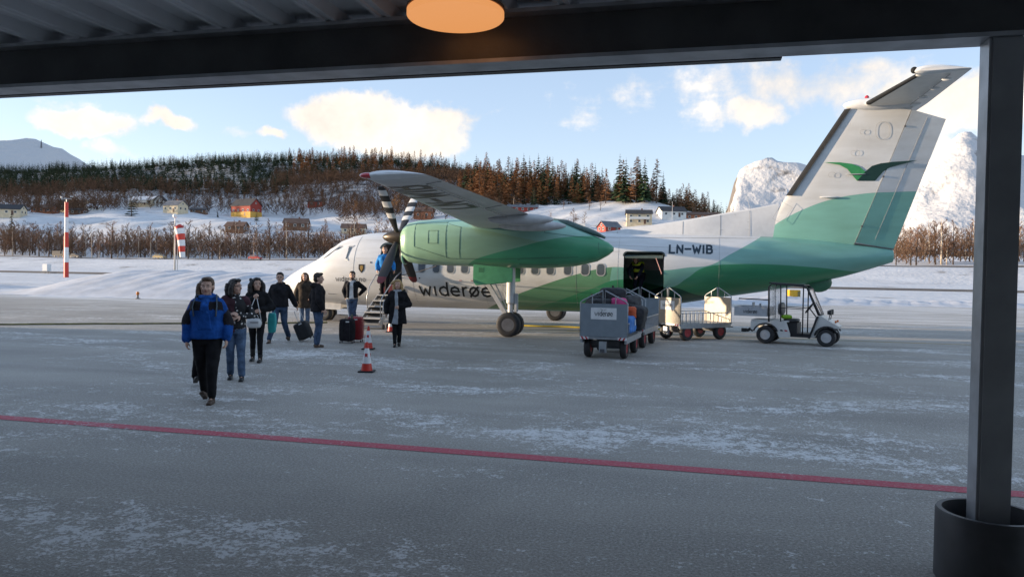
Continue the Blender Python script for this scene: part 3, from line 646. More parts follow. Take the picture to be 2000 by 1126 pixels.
def text_mesh(name, text, place, h, sw, mt, parent, gap=.2, step=.05, width=None):
    """place(a, b) -> point for text coordinates a along, b up (metres); h = x-height, sw = stroke width"""
    adv = sum(GL[c][1] + gap for c in text) - gap; kx = (width / (adv * h)) if width else 1.0; out = None; a0 = 0
    for c in text:
        mb = MB(); polys, wd_ = GL[c]
        for pl in polys:
            pts = [Vector(((a0 + x) * h * kx, y * h)) for x, y in pl]; fine = [pts[0]]
            for p, q in zip(pts, pts[1:]):
                n = max(1, int((q - p).length / step)); fine += [p + (q - p) * (k / n) for k in range(1, n + 1)]
            L_, R_ = [], []
            for i, p in enumerate(fine):
                d0 = (fine[i] - fine[i - 1]).normalized() if i else (fine[1] - fine[0]).normalized()
                d1 = (fine[i + 1] - fine[i]).normalized() if i < len(fine) - 1 else d0
                d = (d0 + d1); d = d.normalized() if d.length > 1e-3 else d0
                nrm = Vector((-d.y, d.x)); k = min(1.6, 1 / max(.5, abs(nrm.dot(Vector((-d0.y, d0.x)))))); e = Vector((0, 0))
                if i == 0: e = -d0 * sw * .3
                if i == len(fine) - 1: e = d0 * sw * .3
                L_.append(p + nrm * sw / 2 * k + e); R_.append(p - nrm * sw / 2 * k + e)
            b0 = len(mb.v); m_ = len(fine)
            mb.v += [tuple(place(q.x, q.y, 1)) for q in L_] + [tuple(place(q.x, q.y, 1)) for q in R_]
            mb.f += [(b0 + i, b0 + i + 1, b0 + m_ + i + 1, b0 + m_ + i) for i in range(m_ - 1)]
        mb.build('letter', mt, parent, recalc=False); a0 += wd_ + gap
M_INK = mat('black_lettering', (.012, .016, .02), .4); M_INK2 = mat('navy_lettering', (.015, .035, .055), .4)
def on_skin(X0, Z0, off=.007, sl=0.0): return lambda a, b, s: (X0 + a, fus_y(X0 + a, Z0 + b + a * sl, off), Z0 + b + a * sl)
text_mesh('letter', 'widerøe', on_skin(5.97, 1.06), .30, .068, M_INK, AC, gap=.26, width=2.5)
text_mesh('letter', 'widerøe.no', on_skin(2.84, 1.49), .115, .02, M_INK, AC, gap=.3, width=1.15)
text_mesh('letter', 'LN-WIB', on_skin(14.36, 2.60, .009), .245, .06, M_INK2, AC, gap=.24, width=1.32)
cr = skin_poly('crest', [(3.75, 2.09), (3.97, 2.09), (3.97, 1.93), (3.93, 1.86), (3.86, 1.79), (3.79, 1.86), (3.75, 1.93)], mat('crest_black', (.015, .012, .012), .4), off=.007)
skin_poly('emblem', [(3.82, 2.05), (3.90, 2.05), (3.92, 1.97), (3.88, 1.87), (3.86, 1.85), (3.84, 1.87), (3.80, 1.97)], mat('crest_gold', (.32, .2, .05), .4), off=.010, parent=cr)
skin_poly('sensor_port', rrect(4.17, 4.23, 2.13, 2.19, .029), M_DGREY, off=.008)
skin_poly('sensor_port', rrect(5.98, 6.03, 1.62, 1.67, .024), M_DGREY, off=.008)
for x in (7.42, 7.83): skin_poly('exit_mark', rrect(x, x + .09, 1.58, 1.6, .009), mat('exit_red', (.3, .03, .05), .5), off=.007)
# pitot and door handle
MB().tube([(.95, -.9, 1.45), (.93, -1.02, 1.40), (.75, -1.04, 1.40)], .012, 6).build('pitot_tube', M_DGREY, AC)
# panel joints on the skin: fine recessed lines
def seam(pts, name='panel_seam', w=.008):
    mb = MB()
    for p, q in zip(pts, pts[1:]): mb.bar(p, q, w, w)
    return mb.build(name, M_SEAMM, AC)
M_SEAMM = mat('seam_line', (.30, .30, .30), .7)
for X in (3.55, 5.75, 8.3, 11.4, 12.75, 15.9):
    t_, b_, w_ = fus_at(X); seam([(X, fus_y(X, b_ + (t_ - b_) * q, .0), b_ + (t_ - b_) * q) for q in [k / 22 for k in range(1, 22)]], w=.006)
for z in (1.55, 2.42): seam([(3.6 + k * .25, fus_y(3.6 + k * .25, z, 0), z) for k in range(4)] if z < 2 else [(12.5 + k * .3, fus_y(12.5 + k * .3, 2.83 - k * .01, 0), 2.83 - k * .01) for k in range(12)], w=.006)

for z, xa, xb in ((2.62, 5.5, 12.8), (1.42, 8.9, 12.6), (2.3, 3.6, 4.4), (.92, 4.0, 12.0), (2.95, 3.8, 11.6)):
    n = int((xb - xa) / .4); seam([(xa + (xb - xa) * k / n, fus_y(xa + (xb - xa) * k / n, z, 0), z) for k in range(n + 1)], w=.005)
# ---- wing
def airfoil(X0, c, y, zc, th, n=14):
    up, lo = [], []
    for i in range(n + 1):
        x = (1 - math.cos(PI * i / n)) / 2; t_ = th * 5 * (.2969 * math.sqrt(x) - .126 * x - .3516 * x * x + .2843 * x ** 3 - .1036 * x ** 4); cam_ = .02 * 4 * x * (1 - x)
        up.append(Vector((X0 + x * c, y, zc + (cam_ + t_) * c))); lo.append(Vector((X0 + x * c, y, zc + (cam_ - t_) * c)))
    return up + lo[::-1][1:-1]
M_WING_U = mat('wing_grey_paint', (.58, .575, .56), .42, var=.1, vscale=1.2); M_BOOT = mat('deice_boot', (.018, .019, .021), .65, var=.2, spec=.15)
def wing_par(Y):
    if Y <= 4.1: return 8.72, 2.45, 3.31, .17
    t = (Y - 4.1) / 8.75; return 8.72 + .5 * t, 2.45 - 1.2 * t, 3.31 + .30 * t, .17 - .04 * t
def wing(s):
    mb = MB(); Ys = [0, 2, 4.1] + [4.1 + 8.75 * k / 10 for k in range(1, 11)]
    rings = [airfoil(*[wing_par(Y)[0], wing_par(Y)[1]], s * Y, wing_par(Y)[2], wing_par(Y)[3]) for Y in Ys]
    X0, c, z, th = wing_par(12.85); rings += [airfoil(X0 + .06, c - .10, s * 12.93, z + .01, th * .75), airfoil(X0 + .22, c - .34, s * 12.99, z + .015, th * .35)]
    mb.loft(rings if s < 0 else rings[::-1]); return mb
for s in (-1, 1):
    wg = wing(s).build('wing', M_WING_U, AC, smooth='auto')
    # white leading edge cap at the tip and navigation light
    X0, c, z, th = wing_par(12.9)
    rr = [airfoil(X0 - .012, c * 1.02, s * 12.45, z - .004, th * 1.06), airfoil(X0 - .01, c * 1.0, s * 12.87, z, th * 1.05), airfoil(X0 + .06, c - .1, s * 12.96, z + .01, th * .75), airfoil(X0 + .24, c - .4, s * 13.01, z + .015, th * .3)]
    MB().loft(rr if s < 0 else rr[::-1]).build('wing_tip_cap', M_WHITEP, wg, smooth='auto')
    MB().ell((X0 + .06, s * 12.90, z + .01), (.15, .10, .055)).build('navigation_light', mat('red_lens', (.5, .02, .03), .15, coat=1) if s < 0 else mat('green_lens', (.02, .3, .1), .15), wg, smooth=True)
    # flap hinge fairings
    for Yf, ln, fr in ((6.75, 1.75, .62), (5.05, 1.95, .55)):
        x0, cc, zz, _ = wing_par(Yf); xm = x0 + cc * fr
        MB().ell((xm + ln * .33, s * Yf, zz - .14), (ln / 2, .16, .15), 16, 12).build('flap_fairing', mat('fairing_white', (.5, .5, .5), .35), wg, smooth=True)
    for Ya, Yb in ((4.9, 8.6), (8.75, 12.2)):
        a, b_ = wing_par(Ya), wing_par(Yb)
        MB().bar((a[0] + a[1] * .74, s * Ya, a[2] - a[1] * .048), (b_[0] + b_[1] * .74, s * Yb, b_[2] - b_[1] * .044), .02, .012).build('flap_seam', M_SEAMM, wg)
    for Ya in (8.68, 12.25):
        a = wing_par(Ya); MB().bar((a[0] + a[1] * .74, s * Ya, a[2] - a[1] * .044), (a[0] + a[1] * .97, s * Ya, a[2] - a[1] * .006), .016, .012).build('flap_seam', M_SEAMM, wg)
# registration under the port wing, letter tops to the leading edge
def under_wing(Y0):
    def pl(a, b, s):
        Y = Y0 + a; x0, c, z, th = wing_par(Y); X = x0 + c * .62 - b; q = min(1, max(0, (X - x0) / c))
        t_ = th * 5 * (.2969 * math.sqrt(q) - .126 * q - .3516 * q * q + .2843 * q ** 3 - .1036 * q ** 4); return (X, -Y, z + (.08 * q * (1 - q) - t_) * c - .006)
    return pl
text_mesh('letter', 'LN-WIB', under_wing(8.75), .78, .14, M_INK, AC, gap=.25, step=.12, width=3.3)
MB().box((9.9, 0, 3.36), (3.6, 1.5, .42)).build('wing_root_fairing', M_WHITEP, AC, smooth='auto', bevel=.12)

# ---- engine nacelles
NAC = [(6.45, 3.14, 2.58, .30), (6.52, 3.24, 2.26, .42), (6.68, 3.36, 2.15, .50), (7.0, 3.43, 2.10, .555), (7.6, 3.47, 2.08, .60), (8.5, 3.49, 2.06, .63), (9.9, 3.48, 2.03, .63), (10.8, 3.46, 2.03, .60), (11.25, 3.44, 2.06, .56), (11.8, 3.19, 2.11, .48), (12.4, 2.95, 2.25, .34), (12.72, 2.80, 2.43, .2), (12.86, 2.68, 2.55, .09)]
M_NAC = livery('nacelle_paint', [
    ((.27, .45, .31), [(6, 3.38), (7.2, 3.3), (8.2, 3.25), (9.5, 3.05), (10.5, 2.85), (11.5, 2.7), (13, 2.6), (24, 2.6)]),
    ((.07, .33, .17), [(6, -1), (8.4, 1.9), (8.8, 2.22), (9.4, 2.42), (10.2, 2.62), (11.0, 2.83), (11.7, 2.94), (12.9, 2.98), (24, 3)])], (.28, .51, .43))
for s in (-1, 1):
    yc = s * 3.94; mb = MB(); rings = []
    for i in range(len(NAC) - 1):
        n = 4
        for k in range(n):
            X = NAC[i][0] + (NAC[i + 1][0] - NAC[i][0]) * k / n; t_, b_, w_ = interp(X, NAC); rings.append([p + Vector((0, yc, 0)) for p in ring(X, t_, b_, w_, 40, 2.35)])
    rings.append([p + Vector((0, yc, 0)) for p in ring(*NAC[-1], 40, 2.3)])
    mb.loft(rings); nc = mb.build('engine_nacelle', M_NAC, AC, smooth=True)
    MB().lathe([(.235, 0), (.255, .05), (.24, .16)], (0, 0, 0), 'X', 24).build('air_intake', M_BLK, nc, smooth='auto').location = (6.42, yc, 2.36)
    MB().torus((6.50, yc, 2.36), .245, .035, 'X', 28, 8).build('intake_lip', mat('lip_green', (.2, .43, .36), .3), nc, smooth=True)
    MB().lathe([(.08, 0), (.06, .02)], (12.84, yc, 2.62), 'X', 16).build('tail_nozzle', M_BLK, nc)
    ex = MB().tube([(10.9, yc - .0, 3.43), (11.5, yc, 3.34), (12.3, yc, 3.07), (12.62, yc, 2.93)], [.16, .2, .14, .06], 14, flat=.55).build('exhaust_fairing', mat('sooty_green', (.07, .12, .11), .5, var=.4), nc, smooth=True)
    # cowl panel joints
    f_ = lambda X, z: yc - (lambda q: q[2] * max(0, 1 - abs((z - (q[0] + q[1]) / 2) / ((q[0] - q[1]) / 2)) ** 2.35) ** (1 / 2.35))(interp(X, NAC)) * (1 if s < 0 else -1) - .003 * (1 if s < 0 else -1)
    def nseam(pts, w=.012):
        mb = MB(); fine = []
        for (x0, z0), (x1, z1) in zip(pts, pts[1:]):
            n = max(1, int(math.hypot(x1 - x0, z1 - z0) / .12)); fine += [(x0 + (x1 - x0) * k / n, z0 + (z1 - z0) * k / n) for k in range(n)]
        fine.append(pts[-1])
        for (x0, z0), (x1, z1) in zip(fine, fine[1:]): mb.bar((x0, f_(x0, z0), z0), (x1, f_(x1, z1), z1), w, .008)
        mb.build('cowl_seam', mat('cowl_line', (.06, .11, .09), .7), nc)
    for pl in ([(7.0, 3.3), (7.0, 2.62), (8.1, 2.28), (9.6, 2.28), (11.9, 2.36)], [(8.0, 3.36), (8.0, 2.3)], [(8.05, 3.3), (8.45, 3.2), (8.42, 2.3)], [(7.45, 3.1), (7.75, 3.1), (7.75, 2.72), (7.45, 2.72), (7.45, 3.1)], [(7.0, 3.3), (8.0, 3.34)], [(10.2, 2.28), (10.2, 2.13), (11.3, 2.13)], [(12.45, 2.9), (12.5, 2.36)], [(10.95, 3.4), (10.95, 3.05), (12.3, 2.9)]): nseam(pl)
    MB().tube([(9.05, yc, 2.06), (9.05, yc, 1.93)], .02, 6).build('drain_mast', M_LGREY, nc)
    # propeller
    pr = empty('propeller', (6.4, yc, 2.92), 0, AC)
    MB().lathe([(.02, -.64), (.08, -.59), (.16, -.45), (.225, -.25), (.25, -.05), (.25, .03)], (0, 0, 0), 'X', 28).build('spinner', mat('bronze_spinner', (.055, .042, .03), .35, metal=.5, var=.2), pr, smooth='auto')
    for k in range(4):
        a = R(45 + 90 * k); dz, dy = math.sin(a), math.cos(a); striped = dz > 0
        prof = [(.2, .07), (.45, .10), (.8, .14), (1.2, .155), (1.6, .15), (1.88, .125), (1.97, .07)]
        def blade_piece(r0, r1, nm, mt, par, thin=.026):
            rs = [r0] + [p[0] for p in prof if r0 < p[0] < r1] + [r1]; mb = MB(); rg = []
            for r_ in rs:
                w_ = interp(r_, prof)[0]; tw = R(12) * (1 - r_ / 2)
                sec = []
                for j in range(10):
                    q = 2 * PI * j / 10; cx_ = w_ * math.cos(q); ct = thin * (1.6 - r_ * .55) * math.sin(q)
                    xx = cx_ * math.cos(tw) - ct * math.sin(tw); tt = cx_ * math.sin(tw) + ct * math.cos(tw)
                    sec.append(Vector((xx - .12, dy * r_ - dz * tt, dz * r_ + dy * tt)))
                rg.append(sec)
            mb.loft(rg); return mb.build(nm, mt, par, smooth='auto')
        bl = blade_piece(.15, 1.97 if striped else 1.72, 'blade', mat('blade_black', (.02, .02, .021), .45), pr)
        if striped:
            for r0, r1 in ((.78, .98), (1.2, 1.42), (1.64, 1.84)): blade_piece(r0, r1, 'stripe', mat('blade_white', (.6, .6, .6), .45), bl, .029)
        else: blade_piece(1.72, 1.97, 'blade_tip', mat('blade_red', (.16, .015, .02), .45), bl)
        if s < 0 and not striped and dy < 0: tag(bl, 'dark propeller blade with dark red tip')
    # main gear
    mg = empty('main_gear', (9.85, yc, 0), 0, AC)
    MB().lathe([(.085, .32), (.085, .95), (.13, 1.0), (.13, 2.1)], (0, 0, 0), 'Z', 18).build('strut', mat('gear_white', (.55, .55, .55), .4, var=.12), mg, smooth='auto')
    MB().box((.17, 0, 1.0), (.10, .16, .55)).build('torque_link', M_LGREY, mg, bevel=.02)
    MB().bar((-.12, 0, .62), (-.75, 0, 1.62), .11, .14).build('drag_brace', M_LGREY, mg, bevel=.015)
    MB().bar((-.30, 0, 1.55), (-.08, 0, .98), .05, .05).bar((-.5, 0, 1.6), (-.12, 0, .86), .03, .03).build('side_brace', M_LGREY, mg)
    MB().tube([(0, -.24, .36), (0, .24, .36)], .05, 10).build('axle', M_METAL, mg)
    for sy in (-1, 1):
        wl = MB().ringlathe([(.19, -.10), (.30, -.115), (.345, -.09), (.365, -.04), (.365, .04), (.345, .09), (.30, .115), (.19, .10)], (0, sy * .22, .36), 'Y', 32).build('tyre', M_BLK, mg, smooth='auto')
        MB().lathe([(.05, sy * .09), (.10, sy * .085), (.12, sy * .05), (.185, sy * .045), (.195, sy * .10)] if sy > 0 else [(.195, -.10), (.185, -.045), (.12, -.05), (.10, -.085), (.05, -.09)], (0, sy * .22, .36), 'Y', 28).build('rim', mat('rim_grey', (.2, .2, .21), .4, metal=.6), wl, smooth='auto')
        mb = MB()
        for k in range(12): a = 2 * PI * k / 12; mb.bar((.07 * math.cos(a), sy * .30, .36 + .07 * math.sin(a)), (.16 * math.cos(a), sy * .275, .36 + .16 * math.sin(a)), .018, .03)
        mb.build('rim_spokes', mat('spoke_grey', (.34, .34, .35), .4, metal=.5), wl)
    for sd in (-1, 1):
        gd = MB(); gd.prism([(8.83, yc + sd * .48, 2.12), (10.02, yc + sd * .48, 2.02), (10.02, yc + sd * .5, 1.62), (8.92, yc + sd * .5, 1.50), (8.83, yc + sd * .49, 1.62)], (0, .035 * sd, 0)); d_ = gd.build('gear_door', mat('door_green', (.10, .34, .16), .35), AC, bevel=.01)
        if sd * s > 0: MB().box((9.08, yc + sd * .519, 1.95), (.16, .006, .14)).build('placard', mat('placard_green', (.05, .2, .09), .5), d_)

# nose gear
ng = empty('nose_gear', (1.9, 0, 0), 0, AC)
MB().lathe([(.06, .26), (.06, .75), (.085, .8)], (0, 0, 0), 'Z', 14).build('strut', MATS['gear_white'], ng, smooth='auto')
MB().bar((.08, 0, .45), (.6, 0, .85), .06, .07).build('drag_brace', M_LGREY, ng)
for sy in (-1, 1):
    wl = MB().ringlathe([(.13, -.07), (.22, -.085), (.27, -.06), (.28, -.02), (.28, .02), (.27, .06), (.22, .085), (.13, .07)], (0, sy * .19, .28), 'Y', 28).build('tyre', M_BLK, ng, smooth='auto')
    MB().lathe([(.13, -.06), (.05, -.07), (.05, .07), (.13, .06)], (0, sy * .19, .28), 'Y', 20).build('rim', MATS['rim_grey'], wl)
for sy in (-1, 1): MB().prism([(1.5, sy * .3, .72), (2.6, sy * .32, .68), (2.6, sy * .36, .42), (1.5, sy * .36, .45)], (0, .02, 0)).build('gear_door', mat('nose_door', (.6, .6, .6), .35), AC)

# ---- tail
def slab(poly_lr, th):
    """poly as (X,z) outline; lens-shaped thickness th(X,z)"""
    bm = bmesh.new()
def fin_loft(secs):
    """secs: (z, XLE, XTE, half thickness, nose) -> lens sections"""
    rings = []
    for z, a, b, tmax, kind in secs:
        n = 12; up = []; lo = []
        for i in range(n + 1):
            x = (1 - math.cos(PI * i / n)) / 2
            if kind == 'fin': y = tmax * (1.48 * math.sqrt(x) * (1 - .38 * x)) if x < 1 else tmax * .92
            else: y = tmax * (1 - x) + .008
            y = min(y, tmax); X = a + (b - a) * x; up.append(Vector((X, -y, z))); lo.append(Vector((X, y, z)))
        rings.append(up + lo[::-1][(0 if kind == 'rud' else 0):])
    return rings
zt = 7.2
def lin(z, p, q): return p[0] + (q[0] - p[0]) * (z - p[1]) / (q[1] - p[1])
M_FIN = livery('fin_paint', [(MINT, [(16, 2.9), (17.15, 3.15), (17.7, 3.6), (18.5, 4.05), (19.3, 4.35), (20.2, 4.52), (21.0, 4.57), (22, 4.6), (24, 4.6)])], (.64, .65, .655))
fr = []
for z in [2.9, 3.5, 4.2, 5, 5.8, 6.6, 7.2]:
    fr.append((z, lin(z, (17.12, 3.09), (19.70, 7.23)), lin(z, (20.02, 2.98), (21.56, 7.12)), .20 - .018 * (z - 2.9), 'fin'))
fin = MB().loft(fin_loft(fr)).build('vertical_fin', M_FIN, AC, smooth='auto')
rr = []
for z0, z1 in [(3.0, 2.80)] + [(3.0 + (7.1 - 3.0) * k / 5, 2.80 + (6.80 - 2.80) * k / 5) for k in range(1, 6)]:
    zf = z0; rr.append((zf, lin(zf, (20.02, 2.98), (21.56, 7.12)) + .015, 0, 0, 0))
mb = MB(); rings = []
for k in range(7):
    t_ = k / 6; zh = 3.0 + 4.1 * t_; zt_ = 2.80 + 4.0 * t_; xh = lin(zh, (20.02, 2.98), (21.56, 7.12)) + .02; xt = lin(zt_, (21.17, 2.77), (22.55, 6.78)); th_ = .185 - .07 * t_; rg = []
    for i in range(9):
        q = i / 8; rg.append(Vector((xh + (xt - xh) * q, -(th_ * (1 - q) + .012), zh + (zt_ - zh) * q)))
    for i in range(8, -1, -1):
        q = i / 8; rg.append(Vector((xh + (xt - xh) * q, th_ * (1 - q) + .012, zh + (zt_ - zh) * q)))
    rings.append(rg)
rud = MB().loft(rings).build('rudder', M_FIN, AC, smooth='auto')
MB().bar((20.62, -.115, 3.1), (22.02, -.075, 6.85), .008, .012).build('tab_seam', M_SEAMM, rud)
MB().bar((20.03, -.187, 3.02), (21.57, -.12, 7.08), .012, .012, up=(0, 1, 0)).build('hinge_gap', mat('hinge_dark', (.26, .27, .27), .7), fin)
MB().bar((20.0, -.2, 2.97), (21.15, -.06, 2.80), .05, .03).build('rudder_gap', M_DGREY, AC)
for q in (.12, .5, .88): MB().box((20.03 + 1.54 * q, -.2 + .07 * q, 3.02 + 4.06 * q), (.05, .03, .05)).build('hinge_bracket', M_DGREY, fin)
# black boot along the fin's leading edge
mb = MB(); rg = []
for z in (4.50, 5.2, 6, 6.7, 7.2):
    x = lin(z, (17.12, 3.09), (19.70, 7.23)); w_ = .20 - .018 * (z - 2.9); rg.append([Vector((x - .03, 0, z))] + [Vector((x + a, y, z)) for a, y in ((.03, -w_ * .55), (.14, -w_ * .86 - .006), (.14, w_ * .86 + .006), (.03, w_ * .55))])
mb.loft(rg).build('deice_boot', M_BOOT, fin)
# dorsal fin
DT = [(11.6, 3.24), (12.83, 3.41), (14.75, 3.71), (15.94, 3.92), (16.89, 4.08), (17.73, 4.24)]
mb = MB(); rg = []
for i, (x, z) in enumerate(DT):
    w_ = .42 - .05 * i + .0; w_ = [.12, .34, .42, .36, .22, .09][i]
    rg.append([Vector((x, -w_, 3.02 if x < 17 else 3.0)), Vector((x, -[.07, .1, .1, .09, .06, .03][i], z - .05)), Vector((x, 0, z)), Vector((x, [.07, .1, .1, .09, .06, .03][i], z - .05)), Vector((x, w_, 3.02))])
drs = mb.loft(rg).build('dorsal_fin', mat('dorsal_white', (.60, .61, .62), .35, var=.05), AC, smooth='auto')
def on_dorsal(x, q):   # q 0 base .. 1 top on the port face
    for i in range(len(DT) - 1):
        if DT[i][0] <= x <= DT[i + 1][0]:
            t_ = (x - DT[i][0]) / (DT[i + 1][0] - DT[i][0]); a, b_ = rg[i], rg[i + 1]; lo = a[0].lerp(b_[0], t_); hi = a[1].lerp(b_[1], t_); p = lo.lerp(hi, q); p.y -= .004; return p
for pl in ([(12.6, .25), (12.6, 1)], [(14.75, .12), (14.75, 1)], [(15.94, .1), (15.94, 1)], [(16.85, .08), (16.85, .98)], [(15.94, .42), (16.85, .38)], [(16.4, .95), (16.4, .62), (16.85, .62)]):
    mb = MB()
    for a, b_ in zip(pl, pl[1:]):
        for k in range(4): mb.bar(on_dorsal(a[0] + (b_[0] - a[0]) * k / 4, a[1] + (b_[1] - a[1]) * k / 4), on_dorsal(a[0] + (b_[0] - a[0]) * (k + 1) / 4, a[1] + (b_[1] - a[1]) * (k + 1) / 4), .012, .006)
    mb.build('panel_seam', M_SEAMM, drs)
mb = MB()
for k in range(18):
    a, b_ = [(12.0 + (17.1 - 12.0) * (k + e) / 18) for e in (0, 1)]
    mb.bar((a, fus_y(a, 3.10, .004) if abs(fus_y(a, 3.1)) > .3 else -.45, 3.10), (b_, fus_y(b_, 3.10, .004) if abs(fus_y(b_, 3.1)) > .3 else -.45, 3.10), .014, .01)
mb.build('panel_seam', M_SEAMM, drs)
# fin access panels, light fairings, bird emblem
def fin_y(X, z): return -(.20 - .018 * (z - 2.9)) - .004
def fin_plate(name, poly, mt, off=0, par=fin):
    o = MB().prism([(x, fin_y(x, z) - off, z) for x, z in poly], (0, .012, 0)).build(name, mt, par); return o
def fin_outline(poly, w=.005):
    mb = MB()
    for p, q in zip(poly, poly[1:] + poly[:1]): mb.bar((p[0], fin_y(*p), p[1]), (q[0], fin_y(*q), q[1]), w, w)
    mb.build('access_panel_seam', M_SEAMM, fin)
fin_outline(rrect(20.55, 20.95, 6.2, 6.75, .18, 3)); fin_outline(rrect(20.1, 20.3, 6.38, 6.52, .06, 2)); fin_outline(rrect(19.85, 20.1, 5.72, 5.88, .06, 2)); fin_outline(rrect(19.2, 19.42, 5.05, 5.2, .07, 2))
fin_outline([(17.55, 3.75), (17.85, 3.6), (18.15, 4.1), (17.85, 4.28)])
MB().ell((20.0, -.19, 5.13), (.3, .03, .02)).build('light_fairing', M_LGREY, fin, smooth=True); MB().ell((19.25, -.2, 4.42), (.3, .05, .03)).build('light_fairing', M_WHITEP, fin, smooth=True)
M_BG1 = mat('emblem_green', (.04, .27, .09), .35); M_BG2 = mat('emblem_dark_green', (.004, .03, .022), .35)
def fin_at(px, py):   # emblem corners as seen on the fin plane
    d = _f * F_PX + _r2 * (px - 1000) + _u2 * (563 - py); M_ = Matrix.Rotation(R(13.34), 3, 'Z')
    o = M_ @ (Vector((0, 0, CAM_H)) - Vector((-8.71, 28.31, 0))); d = M_ @ d; t_ = (-.15 - o.y) / d.y; p = o + d * t_; return (p.x, p.z)
fin_plate('bird_emblem', [fin_at(*p) for p in [(1609, 317), (1640, 317), (1663, 320), (1678, 325), (1690, 335), (1674, 353), (1667, 345), (1655, 330), (1640, 322)]], M_BG1, .003)
be = fin_plate('bird_emblem', [fin_at(*p) for p in [(1674, 353), (1690, 335), (1703, 324), (1720, 319), (1745, 316), (1792, 313), (1760, 321), (1738, 327), (1725, 335), (1709, 353)]], M_BG2, .003)
# bullet and tailplane
MB().ell((20.75, 0, 7.32), (1.15, .24, .22), 20, 12).build('tail_bullet', M_WHITEP, AC, smooth=True)
MB().lathe([(.07, 0), (.065, .05), (.03, .09)], (20.3, 0, 7.52), 'Z', 14).build('beacon', mat('beacon_red', (.45, .02, .03), .2, coat=1), AC, smooth='auto')
M_TP = mat('tailplane_white', (.56, .56, .55), .38, var=.06)
for s in (-1, 1):
    rg = [airfoil(20.16 + .66 * t_, 1.86 - .72 * t_, s * 3.9 * t_, 7.30 + .02 * t_, .12) for t_ in (0, .25, .5, .75, 1)]
    tp = MB().loft(rg if s < 0 else rg[::-1]).build('tailplane', M_TP, AC, smooth='auto')
    rg = [[p + Vector((-.012, 0, 0)) if i in () else p for i, p in enumerate(airfoil(20.145 + .66 * t_, (1.86 - .72 * t_) * .18, s * 3.9 * t_, 7.30 + .02 * t_, .42))] for t_ in (.09, .5, .9)]
    MB().loft(rg if s < 0 else rg[::-1]).build('deice_boot', M_BOOT, tp, smooth='auto')
    hr = [airfoil(20.62, 1.36, s * 3.78, 7.335, .16), airfoil(20.6, 1.38, s * 3.92, 7.34, .16), airfoil(20.72, 1.2, s * 3.99, 7.34, .08)]
    el = MB().loft(hr if s < 0 else hr[::-1]).build('elevator_horn', M_WHITEP, tp, smooth='auto')
    MB().ell((20.63, s * 3.87, 7.365), (.09, .07, .09)).build('horn_cap', M_BOOT, tp, smooth=True)
    MB().bar((21.46, s * .3, 7.205), (21.52, s * 3.75, 7.255), .018, .012).build('elevator_seam', M_SEAMM, tp)
    for q in (.35, .62, .88): MB().ell((21.55, s * 3.9 * q, 7.2), (.14, .03, .05)).build('hinge_fairing', M_WHITEP, tp, smooth=True)
MB().ell((19.0, 0, 1.73), (.42, .12, .32), 16, 10).build('tail_bumper', mat('bumper_green', (.04, .14, .08), .4), AC, smooth=True)
MB().tube([(16.9, 0, 4.0), (16.75, 0, 4.5)], .008, 5).build('antenna', M_LGREY, AC)

# ---- folding airstair
st = empty('airstair', (4.94, -1.3, 0), 0, AC)
M_STR = mat('stair_grey', (.16, .165, .17), .5, var=.2); M_RAIL = mat('rail_grey', (.5, .5, .5), .35, metal=.5)
top, bot = Vector((0, -.05, 1.09)), Vector((0, -1.75, .16))
for sx in (-.36, .36):
    MB().bar(top + Vector((sx, 0, 0)), bot + Vector((sx, 0, 0)), .035, .15).build('stringer', M_RAIL, st)
    pts = [(sx, .05, 1.75), (sx, -.45, 1.72), (sx, -.95, 1.35), (sx, -1.15, 1.0), (sx, -1.08, .62)] if sx < 0 else [(sx, .05, 1.85), (sx, -.4, 1.68), (sx, -1.55, 1.02), (sx, -1.7, .85), (sx, -1.66, .25)]
    MB().tube(pts, .018, 8).build('handrail', M_RAIL, st, smooth=True)
for k in range(5):
    p = top.lerp(bot, (k + .55) / 5.2); MB().box(p + Vector((0, -.02, .05)), (.70, .24, .03)).build('step', M_STR, st)
    MB().box(p + Vector((0, -.145, .055)), (.70, .02, .045)).build('step_nosing', mat('nosing', (.55, .55, .55), .4), st)
    MB().box(p + Vector((0, .09, -.03)), (.69, .015, .16)).build('riser', M_DGREY, st)
MB().bar((-.5, -1.85, .08), (.55, -1.85, .08), .06, .04).bar((-.5, -1.6, .08), (.55, -1.6, .08), .06, .04).bar((-.5, -1.86, .08), (-.5, -1.59, .08), .05, .04).build('base_frame', M_RAIL, st)
MB().tube([(.5, -1.85, .1), (.5, -1.80, .75), (.5, -1.70, .95)], .02, 8).build('handle', M_RAIL, st, smooth=True)
for y in (-1.9, -1.55): MB().lathe([(.085, -.02), (.085, .02)], (.56, y, .085), 'X', 18).build('castor', M_BLK, st)
MB().prism([(-.33, -.02, 1.1), (.1, -.02, 1.1), (.1, -.02, 1.42), (-.2, -.02, 1.36)], (0, .02, 0)).build('door_curtain', mat('maroon_cloth', (.14, .02, .035), .8), st)
# ground line held from the nacelle to the door rail
MB().tube([(5.4, -1.5, 1.73), (6.2, -2.0, 1.86), (7.3, -3.3, 2.06)], .014, 6).build('tie_strap', M_BLK, AC)
